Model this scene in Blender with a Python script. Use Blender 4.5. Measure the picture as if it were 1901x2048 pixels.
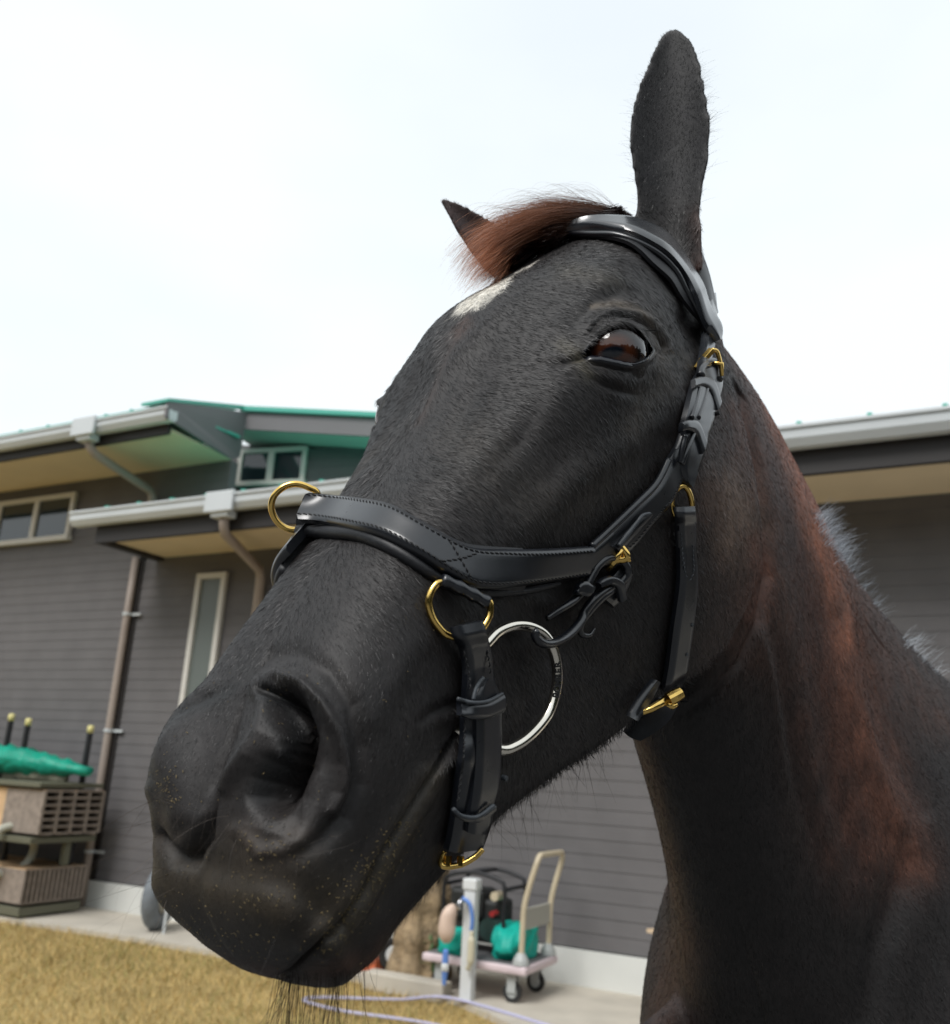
import bpy, bmesh, math, random
import numpy as np
from mathutils import Vector, Matrix
from mathutils.bvhtree import BVHTree
R=math.radians
rng=np.random.default_rng(7); random.seed(7)
scene=bpy.context.scene
for o in list(bpy.data.objects): bpy.data.objects.remove(o)

# ------------------------------------------------------------------ camera
PITCH,ROLL,FPX,H=R(16.2),R(3),1800.,1.4
_up=np.array([math.sin(ROLL)*math.cos(PITCH),-math.cos(ROLL)*math.cos(PITCH),math.sin(PITCH)])
_yw=np.array([0,0,1.])-_up*_up[2]; _yw/=np.linalg.norm(_yw); _xw=np.cross(_yw,_up)
M=np.stack([_xw,_yw,_up])                     # camera axes (x right, y down, z forward) -> world
CAM=np.array([0,0,H])
cam=bpy.data.cameras.new('camera'); camo=bpy.data.objects.new('camera',cam); scene.collection.objects.link(camo)
cam.sensor_width=36; cam.sensor_fit='VERTICAL'; cam.sensor_height=36; cam.lens=36*FPX/2048
cam.clip_start=.02; cam.clip_end=2000
mw=Matrix.Identity(4)
for i in range(3):
    mw[i][0]=M[i,0]; mw[i][1]=-M[i,1]; mw[i][2]=-M[i,2]; mw[i][3]=CAM[i]
camo.matrix_world=mw
cam.dof.use_dof=True; cam.dof.focus_distance=.50; cam.dof.aperture_fstop=13
scene.camera=camo
scene.render.resolution_x=950; scene.render.resolution_y=1024

# ------------------------------------------------------------------ sky and sun
SUN_EL,SUN_AZ=R(50),R(215)
w=bpy.data.worlds.new("World"); scene.world=w; w.use_nodes=True
nt=w.node_tree; nt.nodes.clear()
def wn(t,**k):
    n=nt.nodes.new(t)
    for a,b in k.items(): setattr(n,a,b)
    return n
out=wn('ShaderNodeOutputWorld'); 
sky=wn('ShaderNodeTexSky',sky_type='NISHITA',sun_disc=False,sun_elevation=SUN_EL,sun_rotation=SUN_AZ,dust_density=3.)
bg1=wn('ShaderNodeBackground'); bg1.inputs[1].default_value=.012
bg2=wn('ShaderNodeBackground'); bg2.inputs[1].default_value=.84
tc=wn('ShaderNodeTexCoord'); mp=wn('ShaderNodeMapping'); mp.inputs['Scale'].default_value=(1,1,2.2)
nz=wn('ShaderNodeTexNoise'); nz.inputs['Scale'].default_value=1.6; nz.inputs['Detail'].default_value=4
cr=wn('ShaderNodeValToRGB'); cr.color_ramp.elements[0].position=.35; cr.color_ramp.elements[0].color=(.82,.885,.925,1)
cr.color_ramp.elements[1].position=.62; cr.color_ramp.elements[1].color=(.93,.985,1.0,1)
add=wn('ShaderNodeAddShader')
nt.links.new(tc.outputs['Generated'],mp.inputs[0]); nt.links.new(mp.outputs[0],nz.inputs[0]); nt.links.new(nz.outputs[0],cr.inputs[0])
nt.links.new(cr.outputs[0],bg2.inputs[0]); nt.links.new(sky.outputs[0],bg1.inputs[0])
nt.links.new(bg1.outputs[0],add.inputs[0]); nt.links.new(bg2.outputs[0],add.inputs[1]); nt.links.new(add.outputs[0],out.inputs[0])
sl=bpy.data.lights.new('sun','SUN'); sl.energy=1.9; sl.angle=R(24); sl.color=(1,.98,.96)
so=bpy.data.objects.new('sun',sl); scene.collection.objects.link(so)
sd=Vector((math.sin(SUN_AZ)*math.cos(SUN_EL),math.cos(SUN_AZ)*math.cos(SUN_EL),math.sin(SUN_EL)))
so.rotation_euler=sd.to_track_quat('Z','Y').to_euler(); so.location=(0,0,8)
scene.view_settings.view_transform='Standard'; scene.view_settings.look='None'; scene.view_settings.exposure=.32; scene.view_settings.gamma=1

# ------------------------------------------------------------------ helpers
def link(o,parent=None):
    scene.collection.objects.link(o)
    if parent: o.parent=parent
    return o
def tag(o,label=None,cat=None,group=None,kind=None):
    if label: o['label']=label
    if cat: o['category']=cat
    if group: o['group']=group
    if kind: o['kind']=kind
    return o
def empty(name,loc,label=None,cat=None,group=None,rz=0):
    o=bpy.data.objects.new(name,None); o.empty_display_size=.1; link(o); o.location=loc; o.rotation_euler[2]=rz
    return tag(o,label,cat,group)
def mesh(name,v,f,mat=None,parent=None,smooth=False,world=True):
    """v in world coordinates; child meshes are parented to an empty and keep world placement"""
    me=bpy.data.meshes.new(name)
    me.from_pydata([tuple(map(float,p)) for p in v],[],[tuple(map(int,q)) for q in f]); me.update()
    if smooth: me.polygons.foreach_set('use_smooth',np.ones(len(me.polygons),bool))
    o=bpy.data.objects.new(name,me); link(o,parent)
    if parent is not None and world: o.matrix_parent_inverse=parent_world(parent).inverted()
    if mat: me.materials.append(mat)
    return o
def parent_world(p):
    m=Matrix.LocRotScale(p.location,p.rotation_euler,p.scale)
    return parent_world(p.parent)@p.matrix_parent_inverse@m if p.parent else m
class MB:
    def __init__(s): s.v=[];s.f=[]
    def add(s,v,f):
        b=len(s.v); s.v+= [tuple(map(float,p)) for p in v]; s.f+=[tuple(int(i)+b for i in q) for q in f]; return s
    def box(s,x0,x1,y0,y1,z0,z1,T=None):
        v=[(x,y,z) for x in(x0,x1) for y in(y0,y1) for z in(z0,z1)]
        if T: v=[T(*p) for p in v]
        return s.add(v,[(0,1,3,2),(4,6,7,5),(0,4,5,1),(2,3,7,6),(0,2,6,4),(1,5,7,3)])
    def tube(s,pts,r,n=8,cap=True,closed=False,flat=None):
        pts=[np.array(p,float) for p in pts]; m=len(pts)
        rr=r if hasattr(r,'__len__') else [r]*m
        v=[];prev=None
        for i,p in enumerate(pts):
            if closed: t=pts[(i+1)%m]-pts[i-1]
            else: t=pts[min(i+1,m-1)]-pts[max(i-1,0)]
            t=t/(np.linalg.norm(t)+1e-12)
            if prev is None:
                a=np.cross(t,[0,0,1.]); 
                if np.linalg.norm(a)<.1: a=np.cross(t,[1.,0,0])
            else: a=prev-t*prev.dot(t)
            a/=np.linalg.norm(a)+1e-12; prev=a; b=np.cross(t,a)
            for k in range(n):
                an=2*math.pi*k/n; v.append(p+rr[i]*(math.cos(an)*a+math.sin(an)*b))
        f=[]
        for i in range(m if closed else m-1):
            for k in range(n):
                j=(i+1)%m; f.append((i*n+k,i*n+(k+1)%n,j*n+(k+1)%n,j*n+k))
        if cap and not closed: f+= [tuple(range(n-1,-1,-1)),tuple((m-1)*n+k for k in range(n))]
        return s.add(v,f)
    def cyl(s,p0,p1,r,n=16): return s.tube([p0,p1],r,n)
    def build(s,name,mat,parent=None,smooth=False,bevel=0,world=True):
        o=mesh(name,s.v,s.f,mat,parent,smooth,world)
        if bevel:
            b=o.modifiers.new('bevel','BEVEL'); b.width=bevel; b.segments=2; b.limit_method='ANGLE'; b.angle_limit=R(40)
        return o
def autosmooth(o,ang=40):
    me=o.data; me.polygons.foreach_set('use_smooth',np.ones(len(me.polygons),bool))
    try: me.set_sharp_from_angle(angle=R(ang))
    except Exception: pass
    return o
def catmull(P,n,closed=False):
    """resample polyline P through a Catmull-Rom spline at n points, even in arc length"""
    P=np.array(P,float)
    if closed: Q=np.vstack([P[-1],P,P[0],P[1]])
    else: Q=np.vstack([2*P[0]-P[1],P,2*P[-1]-P[-2]])
    out=[]
    for i in range(1,len(Q)-2):
        a,b,c,d=Q[i-1:i+3]
        for t in np.linspace(0,1,24,endpoint=False):
            out.append(.5*((2*b)+(c-a)*t+(2*a-5*b+4*c-d)*t*t+(3*b-a-3*c+d)*t**3))
    out.append(Q[-2]); out=np.array(out)
    s=np.r_[0,np.cumsum(np.linalg.norm(np.diff(out[:,:2] if out.shape[1]>3 else out,axis=0),axis=1))]
    q=np.linspace(0,s[-1],n,endpoint=not closed)
    return np.stack([np.interp(q,s,out[:,k]) for k in range(out.shape[1])],1)

# ------------------------------------------------------------------ materials
def mat(name,col,rough=.6,metal=0,spec=.5,noise=None,bump=None,coat=0,sheen=0,sub=0):
    """noise=(scale,amount,detail) multiplies the colour; bump=(scale,strength,dist)"""
    m=bpy.data.materials.new(name); m.use_nodes=True; N=m.node_tree.nodes; K=m.node_tree.links
    b=N['Principled BSDF']; b.inputs['Base Color'].default_value=(*col,1); b.inputs['Roughness'].default_value=rough
    b.inputs['Metallic'].default_value=metal; b.inputs['Specular IOR Level'].default_value=spec
    b.inputs['Coat Weight'].default_value=coat; b.inputs['Sheen Weight'].default_value=sheen
    tc=N.new('ShaderNodeTexCoord')
    if noise:
        t=N.new('ShaderNodeTexNoise'); t.inputs['Scale'].default_value=noise[0]; t.inputs['Detail'].default_value=noise[2] if len(noise)>2 else 5
        K.new(tc.outputs['Object'],t.inputs[0])
        r=N.new('ShaderNodeMapRange'); r.inputs[1].default_value=.25; r.inputs[2].default_value=.75
        r.inputs[3].default_value=1-noise[1]; r.inputs[4].default_value=1+noise[1]; K.new(t.outputs[0],r.inputs[0])
        mx=N.new('ShaderNodeMix'); mx.data_type='RGBA'; mx.blend_type='MULTIPLY'; mx.inputs[0].default_value=1
        mx.inputs[6].default_value=(*col,1); K.new(r.outputs[0],mx.inputs[7]); K.new(mx.outputs[2],b.inputs['Base Color'])
        rr=N.new('ShaderNodeMapRange'); rr.inputs[3].default_value=max(0,rough-.1); rr.inputs[4].default_value=min(1,rough+.12)
        K.new(t.outputs[0],rr.inputs[0]); K.new(rr.outputs[0],b.inputs['Roughness'])
    if bump:
        t=N.new('ShaderNodeTexNoise'); t.inputs['Scale'].default_value=bump[0]; t.inputs['Detail'].default_value=6; K.new(tc.outputs['Object'],t.inputs[0])
        bn=N.new('ShaderNodeBump'); bn.inputs['Strength'].default_value=bump[1]; bn.inputs['Distance'].default_value=bump[2]
        K.new(t.outputs[0],bn.inputs['Height']); K.new(bn.outputs[0],b.inputs['Normal'])
    return m
# ------------------------------------------------------------------ horse: frames
HN=M@np.array([-.37858762,.66763584,-.64104118]); HU=M@np.array([-.51319957,-.72779694,-.45490419]); HL=M@np.array([.77025815,-.15676096,-.61816534])
HO=M@np.array([.09144681,-.21796972,.69603651])+CAM
BB=-HN.copy(); BB[2]=0; BB/=np.linalg.norm(BB); ZZ=np.array([0,0,1.]); LL=np.cross(ZZ,BB)
if LL@HL<0: LL=-LL
def h2w(n,u,l): return HO+(HN*n+HU*u+HL*l)*.01         # head frame, centimetres -> world
def b2w(b,z,l): p=HO+BB*b+LL*l; return np.array([p[0],p[1],z])
def topx(P):                                            # world -> photograph pixels
    q=(np.atleast_2d(P)-CAM)@M; return np.stack([950.5+FPX*q[:,0]/q[:,2],1024+FPX*q[:,1]/q[:,2]],1)
def ray(x,y):
    d=M@np.array([(x-950.5)/FPX,(y-1024)/FPX,1.]); return d/np.linalg.norm(d)

def spl(xs,Y,q):
    """cubic Hermite through (xs, Y) at q"""
    xs=np.array(xs,float); Y=np.array(Y,float); q=np.array(q,float)
    d=np.diff(Y,axis=0)/np.diff(xs).reshape(-1,*([1]*(Y.ndim-1)))
    m=np.zeros_like(Y); m[0]=d[0]; m[-1]=d[-1]
    h=np.diff(xs)
    for i in range(1,len(xs)-1): m[i]=(d[i-1]*h[i]+d[i]*h[i-1])/(h[i]+h[i-1])
    k=np.clip(np.searchsorted(xs,q)-1,0,len(xs)-2); hh=(xs[k+1]-xs[k]); t=(q-xs[k])/hh
    sh=(-1,)+(1,)*(Y.ndim-1); t=t.reshape(sh); hh=hh.reshape(sh)
    return Y[k]*(2*t**3-3*t**2+1)+m[k]*hh*(t**3-2*t**2+t)+Y[k+1]*(-2*t**3+3*t**2)+m[k+1]*hh*(t**3-t**2)

# cross-sections of the head, top midline to bottom midline: (half width, height) in cm at distance n from the poll
SEC={
-3:[(0,-2.0),(1.5,-2.1),(3.2,-2.8),(4.6,-4.4),(5,-6.4),(4.8,-8.2),(4.3,-9.4),(3.5,-10.3),(2,-10.8),(0,-11)],
0:[(0,.2),(1.9,-.1),(3.9,-1),(5.4,-2.8),(6,-5),(6.2,-7.8),(5.8,-10.4),(4.5,-12),(2.5,-13),(0,-13.4)],
5:[(0,1.7),(2.2,1.4),(4.4,.6),(6,-1),(6.8,-3.6),(7.4,-7.8),(7.3,-11.4),(6.4,-14),(3.5,-15),(0,-14)],
9:[(0,2.5),(2.5,2.3),(4.8,1.4),(6.6,0),(7.6,-3.2),(8.1,-8.5),(8.2,-13.6),(7.5,-17.5),(5,-19.5),(0,-17)],
13:[(0,3.5),(2.7,3.3),(5.2,2.5),(7.2,1.1),(8.3,-2.6),(8.5,-8.3),(8.6,-14.4),(8.1,-19.6),(6,-22.8),(0,-18.5)],
17:[(0,4.5),(2.6,4.3),(5.1,3.4),(7.7,1.9),(9.0,-1.4),(8.8,-6.7),(8.7,-13),(8.1,-19.6),(6.2,-23.6),(0,-19)],
21:[(0,4.2),(2.6,4.0),(5.1,3.2),(7.9,1.9),(9.6,-.4),(8.8,-4.6),(8.4,-11.6),(7.8,-18.4),(6.2,-23.2),(0,-18.5)],
25:[(0,3.3),(2.6,3.1),(5.0,2.4),(7.5,1.2),(8.6,-1.2),(8.3,-4),(7.9,-10.2),(7.2,-17.3),(5.8,-22.0),(0,-17.8)],
30:[(0,2.8),(2.5,2.7),(4.6,2.1),(6.1,.8),(7.0,-1.5),(7.3,-3.5),(6.4,-9),(5.9,-14.9),(4.8,-19.6),(0,-16.5)],
35:[(0,2.8),(2.4,2.7),(4.2,2.1),(5.4,.8),(6.0,-1.2),(6.1,-3.2),(5.3,-8),(4.8,-12.9),(4.0,-17.1),(0,-15)],
40:[(0,2.9),(2.4,2.8),(4.1,2.2),(5.3,.7),(5.7,-1.5),(5.6,-3.5),(5.2,-6.8),(4.8,-10.3),(3.6,-13.8),(0,-13)],
44:[(0,2.7),(2.3,2.7),(4.1,2.3),(5.4,.9),(5.7,-1.5),(5.6,-3.5),(5.3,-6),(4.8,-8.7),(3.4,-11.4),(0,-11.4)],
47.5:[(0,2.2),(2.2,2.3),(4.0,2.2),(5.4,1.1),(5.8,-1.2),(5.6,-3.5),(5.1,-5.6),(4.4,-7.8),(2.9,-10.1),(0,-10.6)],
50.7:[(0,1.2),(1.9,1.3),(3.7,1.3),(5.1,.3),(5.5,-1.8),(5.2,-3.8),(4.6,-5.6),(3.9,-7.4),(2.5,-9.1),(0,-9.5)],
53:[(0,-.4),(1.8,-.3),(3.5,-.4),(4.7,-1.2),(5.0,-2.7),(4.7,-4.2),(4.1,-5.8),(3.4,-7.3),(2.2,-8.5),(0,-8.8)],
54.5:[(0,-2.0),(1.4,-2.0),(2.6,-2.1),(3.5,-2.6),(3.8,-3.6),(3.6,-4.7),(3.1,-5.6),(2.4,-6.5),(1.4,-7.1),(0,-7.2)],
55.1:[(0,-4.2),(.3,-4.2),(.6,-4.3),(.8,-4.4),(.9,-4.6),(.85,-4.8),(.75,-5),(.6,-5.1),(.3,-5.2),(0,-5.2)]}
def head_mesh():
    ns=sorted(SEC); A=np.array([SEC[k] for k in ns],float)          # S,10,2
    q=np.r_[np.linspace(-3,53,150),np.linspace(53,55.1,24)[1:]]
    A=spl(ns,A,q)                                                   # dense stations
    tq=np.linspace(0,9,55); A=spl(range(10),A.transpose(1,0,2),tq).transpose(1,0,2)
    S,Kk,_=A.shape; ring=np.concatenate([A,A[:,-2:0:-1]*[-1,1]],1); n=ring.shape[1]
    V=np.array([[h2w(q[i],ring[i,j,1],ring[i,j,0]) for j in range(n)] for i in range(S)]).reshape(-1,3)
    F=[(i*n+j,i*n+(j+1)%n,(i+1)*n+(j+1)%n,(i+1)*n+j) for i in range(S-1) for j in range(n)]
    F+=[tuple(range(n-1,-1,-1)),tuple((S-1)*n+k for k in range(n))]
    return V,F
# neck and trunk: (bottom b,z) (top b,z) half width, crest sharpness
TR=[((.10,1.52),(.0,1.775),.052,.8),((.12,1.44),(.12,1.80),.070,.75),((.155,1.39),(.235,1.785),.080,.7),((.20,1.32),(.36,1.735),.090,.65),
((.24,1.25),(.49,1.66),.108,.65),((.265,1.18),(.63,1.61),.140,.7),((.27,1.09),(.78,1.56),.19,.8),((.32,.95),(.92,1.555),.23,.85),((.60,.86),(1.08,1.51),.26,.95),
((.95,.83),(1.25,1.47),.29,1),((1.3,.84),(1.48,1.47),.30,1),((1.6,.90),(1.72,1.52),.28,1),((1.85,1.0),(1.92,1.50),.23,1),((2.02,1.12),(2.04,1.42),.15,1),((2.08,1.22),(2.08,1.32),.05,1)]
def trunk_mesh(front):
    s=np.r_[0,np.cumsum([math.hypot((a[0][0]+a[1][0]-b[0][0]-b[1][0])/2,(a[0][1]+a[1][1]-b[0][1]-b[1][1])/2) for a,b in zip(TR,TR[1:])])]
    A=np.array([[*a[0],*a[1],a[2],a[3]] for a in TR]); A=spl(s,A,np.linspace(0,s[-1],151)); A=A[:86] if front else A[85:]; n=72; V=[]
    for bb,zb,bt,zt,w_,sh in A:
        for k in range(n):
            t=2*math.pi*k/n; c=-math.cos(t)*.5+.5                    # 0 bottom .. 1 top
            wid=math.copysign(abs(math.sin(t))**.85,math.sin(t))*w_*(1-(1-sh)*c**1.2)*(1+.10*(1-c)*(c)*4*.5)
            V.append(b2w(bb+(bt-bb)*c,zb+(zt-zb)*c,wid))
    F=[(i*n+j,(i+1)*n+j,(i+1)*n+(j+1)%n,i*n+(j+1)%n) for i in range(len(A)-1) for j in range(n)]
    F+=[tuple(range(n)),tuple((len(A)-1)*n+k for k in range(n-1,-1,-1))]
    return V,F
def chest(mb):
    for sgn in (1,-1): mb.tube(catmull([b2w(.30,1.22,sgn*.07),b2w(.235,1.13,sgn*.105),b2w(.26,1.04,sgn*.13),b2w(.34,.96,sgn*.13),b2w(.44,.90,sgn*.11)],16),np.interp(np.linspace(0,4,16),range(5),[.010,.040,.056,.060,.02]),20)
def legs(mb):
    for sgn in (1,-1):
        fl=[(.60,1.26,.10),(.56,1.12,.12),(.48,.95,.14),(.43,.78,.135),(.42,.60,.125),(.42,.47,.12),(.43,.38,.12),(.43,.20,.12),(.425,.14,.12),(.39,.07,.12),(.37,.0,.12)]
        fr=[.01,.08,.10,.085,.055,.045,.032,.028,.036,.032,.052]
        mb.tube(catmull([[*b2w(b,z,sgn*l)] for b,z,l in fl],40),np.interp(np.linspace(0,10,40),range(11),fr),20)
        hl=[(1.70,1.42,.08),(1.72,1.25,.12),(1.66,1.02,.15),(1.68,.84,.14),(1.80,.66,.125),(1.90,.53,.12),(1.88,.42,.12),(1.86,.24,.12),(1.85,.15,.12),(1.80,.07,.12),(1.77,.0,.12)]
        hr=[.01,.17,.17,.13,.075,.052,.04,.033,.04,.035,.055]
        mb.tube(catmull([[*b2w(b,z,sgn*l)] for b,z,l in hl],40),np.interp(np.linspace(0,10,40),range(11),hr),20)
def ear(mb,base,tip,nrm,wid,pts=None):
    """cupped ear: centreline base->tip, opening direction nrm; wid: list of (t, left, right) half widths in m"""
    base,tip,nrm=map(np.array,(base,tip,nrm)); ax=tip-base; ax=ax/np.linalg.norm(ax); nrm=nrm-ax*nrm.dot(ax); nrm/=np.linalg.norm(nrm); sd_=np.cross(ax,nrm)
    wd=np.array(wid); V=[]; n=26; m=17; ts=np.linspace(0,1,n)
    for side in (0,1):
        for t in ts:
            l=np.interp(t,wd[:,0],wd[:,1]); r=np.interp(t,wd[:,0],wd[:,2]); c=base+(tip-base)*t
            for j in range(m):
                a=-1+2*j/(m-1); x=(r*a if a>0 else l*a); cup=.55*min(l,r)+.004
                d=-(1-a*a)*cup*(1-.5*t); th=(.0022+.0035*(1-a*a)**.5)*(1 if side else -1)*(1-.5*t)
                V.append(c+sd_*x+nrm*(d+cup*.5)-nrm*th*(1 if side else 1)*-1)
    F=[]
    for s_ in (0,1):
        o=s_*n*m
        for i in range(n-1):
            for j in range(m-1):
                q=(o+i*m+j,o+i*m+j+1,o+(i+1)*m+j+1,o+(i+1)*m+j); F.append(q if s_ else q[::-1])
    o=n*m
    for i in range(n-1):
        F.append((i*m,i*m+m,o+i*m+m,o+i*m)); F.append((i*m+m-1,o+i*m+m-1,o+i*m+2*m-1,i*m+2*m-1))
    for j in range(m-1):
        F.append((j,o+j,o+j+1,j+1)); F.append(((n-1)*m+j,(n-1)*m+j+1,o+(n-1)*m+j+1,o+(n-1)*m+j))
    mb.add(V,F)
def at(x,y,l):                                          # point of the head seen at photo x,y lying l cm off the midline plane
    d=ray(x,y); t=((HO-CAM)@HL+l/100)/(d@HL); return CAM+d*t
EARS=MB(); EARAX=[(at(1342,560,5.6),at(1342,62,7.0)),(h2w(2,-1,-6.2),at(883,400,-10.5))]
def earness(P):
    w_=np.zeros(len(P))
    for a,b in EARAX:
        a,b=np.array(a),np.array(b); ax=b-a; L_=ax@ax; t=(P-a)@ax/L_; r=np.linalg.norm(P-a-np.outer(np.clip(t,0,1),ax),axis=1)
        w_=np.maximum(w_,np.clip((t-.22)/.16,0,1)*(r<.045))
    return w_
ear(EARS,at(1342,560,5.6),at(1342,62,7.0),CAM-at(1336,300,6),
    [(a,b*.0345/100,c*.0345/100) for a,b,c in ((0,82,72),(.12,78,70),(.25,76,64),(.35,76,72),(.42,80,82),(.48,86,86),(.53,89,85),(.62,86,81),(.70,78,74),(.78,64,68),(.85,49,61),(.92,34,48),(.97,22,30),(1,8,14))])
_eb=h2w(2,-1,-6.2)
ear(EARS,_eb,at(883,400,-10.5),CAM-np.array(_eb)+np.array([.5,0,0]),
    [(0,.020,.018),(.3,.022,.017),(.5,.019,.015),(.7,.013,.011),(.85,.007,.007),(1,.0015,.0015)])
mb=MB(); mb.add(*head_mesh()); mb.add(*trunk_mesh(True)); chest(mb); mb.add(EARS.v,EARS.f)
tmp=mb.build('tmp',None)
rm=tmp.modifiers.new('r','REMESH'); rm.mode='VOXEL'; rm.voxel_size=.0020; rm.adaptivity=0
dg=bpy.context.evaluated_depsgraph_get(); me=bpy.data.meshes.new_from_object(tmp.evaluated_get(dg)); 
bpy.data.objects.remove(tmp)
NV=len(me.vertices); print('remesh',NV)
V=np.zeros(NV*3); me.vertices.foreach_get('co',V)
horse=empty('horse',tuple(b2w(.9,0,0)),'black brown horse in a black leather bridle looking at the camera','horse')

def headc(P):
    d=(P-HO)*100; return d@HN,d@HU,d@HL
def nearcoords(P):
    """photo-side coordinates of every point, the far half of the head reflected onto the near half"""
    n,u,l=headc(P); b=(P-HO)@BB
    far=(l<0)&(u>-30)&(b<.12)
    Q=P.copy(); Q[far]-=2*np.outer(l[far]*.01,HL); return Q,far
def pdist(px,poly,vals):
    """distance in px to a polyline and values interpolated along it"""
    poly=np.array(poly,float); best=np.full(len(px),1e9); vv=np.zeros((len(px),)+np.shape(vals[0])); vals=np.array(vals,float)
    for i in range(len(poly)-1):
        a=poly[i];d=poly[i+1]-a; t=np.clip(((px-a)@d)/(d@d+1e-9),0,1); q=a+t[:,None]*d; ds=np.hypot(*(px-q).T)
        m=ds<best; best[m]=ds[m]
        tt=t[m] if vals.ndim==1 else t[m][:,None]
        vv[m]=vals[i]*(1-tt)+vals[i+1]*tt
    return best,vv
def inpoly(px,poly):
    x,y=px.T; c=np.zeros(len(px),bool); n=len(poly)
    for i in range(n):
        x1,y1=poly[i];x2,y2=poly[(i+1)%n]
        k=((y1>y)!=(y2>y)); c[k]^=(x[k]<(x2-x1)*(y[k]-y1)/(y2-y1+1e-9)+x1)
    return c
def C1(P): return [(250+x/2.1,1100+y/2.1) for x,y in P]
def C3(P): return [(1200+x/1.595,800+y/1.595) for x,y in P]
EYE=[(1168,711),(1184,690),(1196,681),(1210,670),(1227,662),(1243,659),(1259,662),(1275,671),(1291,684),(1303,701),(1295,712),(1282,721),(1262,728),(1243,727),(1223,723),(1201,717),(1181,714)]
# sculpting strokes: (photo polyline, outward mm at each point or one value, width px, falloff power)
HEADS=[
 ([(1243,690)],5,52,2),
 ([(1090,560),(1160,545),(1230,562),(1300,605),(1360,680)],[1,3.5,4,4,2],22,2),
 ([(1190,628),(1230,612),(1270,614),(1300,640)],[0,1.5,1.5,1],8,2),
 ([(1150,645),(1190,598),(1240,585),(1290,600)],[-1,-2.5,-3,-1],14,2),
 ([(1375,640),(1392,690)],[-5,-4],26,2),
 ([(1168,713),(1140,720),(1105,728),(1070,722)],[-3,-2.5,-1.5,0],7,2),
 ([(1186,758),(1214,770),(1246,782),(1272,790)],[-.6,-2,-2.2,-.5],7,2),
 ([(1186,745),(1240,762),(1290,762)],[0,1.6,.5],10,2),
 ([(1150,680),(1120,650),(1130,610)],[0,1.2,0],12,2),
 ([(1350,790),(1260,880),(1150,960),(1040,1060)],[2,3.5,3.5,1],34,2),
 ([(1000,620),(925,705),(862,790),(800,880)],[1,2.6,2.6,1],17,2),
 ([(980,700),(940,800),(880,900)],[-1,-2.5,-1],26,2),
 ([(1330,740),(1360,820),(1350,900)],[1.5,2,1],20,2),
 ([(1080,800),(1040,880),(960,960)],[-.8,-1.5,-.5],20,2),
 # nostril
 (C1([(580,590),(660,600),(715,680)]),[-3,-9,-15],9,3),
 (C1([(690,655),(735,760),(730,870),(670,960),(600,1040)]),[-12,-24,-27,-22,-10],36,4),
 (C1([(610,900),(575,970),(560,1030)]),[-8,-13,-8],21,3),
 (C1([(720,900),(680,1000),(640,1100),(610,1190)]),[-6,-9,-7,-2],58,3),
 (C1([(600,660),(575,770),(520,860),(465,930),(420,990)]),[3,4.5,5,4.5,3],17,2.2),
 (C1([(590,640),(560,600),(520,560)]),[1,2,1],16,2),
 (C1([(480,620),(440,760),(390,880),(370,980)]),[-1,-2.5,-3,-3],17,2),
 (C1([(560,560),(640,520),(740,560),(830,650),(890,770),(915,900),(910,1020),(880,1090)]),[1.5,2.5,4,5,5,5,4.5,3],13,2),
 (C1([(500,520),(580,450),(720,430),(860,510),(950,650),(985,820),(975,980),(920,1120),(830,1220),(720,1290)]),[-.6,-1.6,-1.8,-2.2,-2.8,-3,-3.2,-3.8,-3,-1],18,2),
 (C1([(470,1180),(560,1270),(660,1260),(730,1220)]),[1.2,2,2,1.5],16,2),
 (C1([(380,1330),(520,1380),(700,1380)]),[-.6,-.7,-.6],30,2),
 (C1([(420,1560),(600,1560),(760,1460)]),[1,1.6,1],80,2),
 # mouth
 (C1([(1400,760),(1300,920),(1200,1080),(1060,1300),(1000,1430),(900,1570),(800,1670),(700,1770),(640,1806),(600,1815)]),[-7,-5,-3.5,-3.8,-4,-4.5,-4.5,-4,-3,-2],4.5,2),
 (C1([(1330,940),(1235,1100),(1100,1310),(1035,1440),(935,1590),(840,1690)]),[1,2.5,3,3,2.5,2],14,2),
 (C1([(1250,930),(1150,1090),(1020,1290),(950,1420),(850,1550),(750,1650)]),[1,1.5,1.5,2,2,1.5],14,2),
 (C1([(1270,1150),(1180,1330),(1080,1480)]),[-1,-2.5,-1],24,2),
 (C1([(1400,640),(1300,680),(1220,740)]),[-3,-2,0],10,2),
 (C1([(1400,860),(1330,900),(1290,960)]),[3,3,1],13,2),
 (C1([(1060,700),(1120,560),(1200,420)]),[1,1.5,1],30,2),
 ([(1090,1250),(1200,1330),(1330,1350)],[-1,-2,-1],40,2),
 ([(1010,1180),(1110,1210),(1200,1180)],[1,2,1],16,2),
 ([(1380,920),(1440,1000),(1450,1120),(1400,1230)],[2,3,3,2],55,2),
]
FARS=[
 (C1([(210,640),(175,760),(150,880),(140,990)]),[3,6,6.5,4],34,2),
 (C1([(290,640),(260,800),(240,950),(260,1110)]),[1,3.5,5.5,6],40,2),
 (C1([(420,1010),(395,1100),(350,1200),(290,1275)]),[-3,-6.5,-6.5,-5],9,2),
 (C1([(350,1110),(310,1190),(240,1240),(180,1190)]),[1,2,2,1],10,2),
 (C1([(290,1300),(210,1290),(150,1200)]),[-5,-6.5,-5.5],13,2),
 (C1([(130,1000),(140,1100),(160,1170)]),[1.5,1.5,0],14,2),
]
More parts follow.
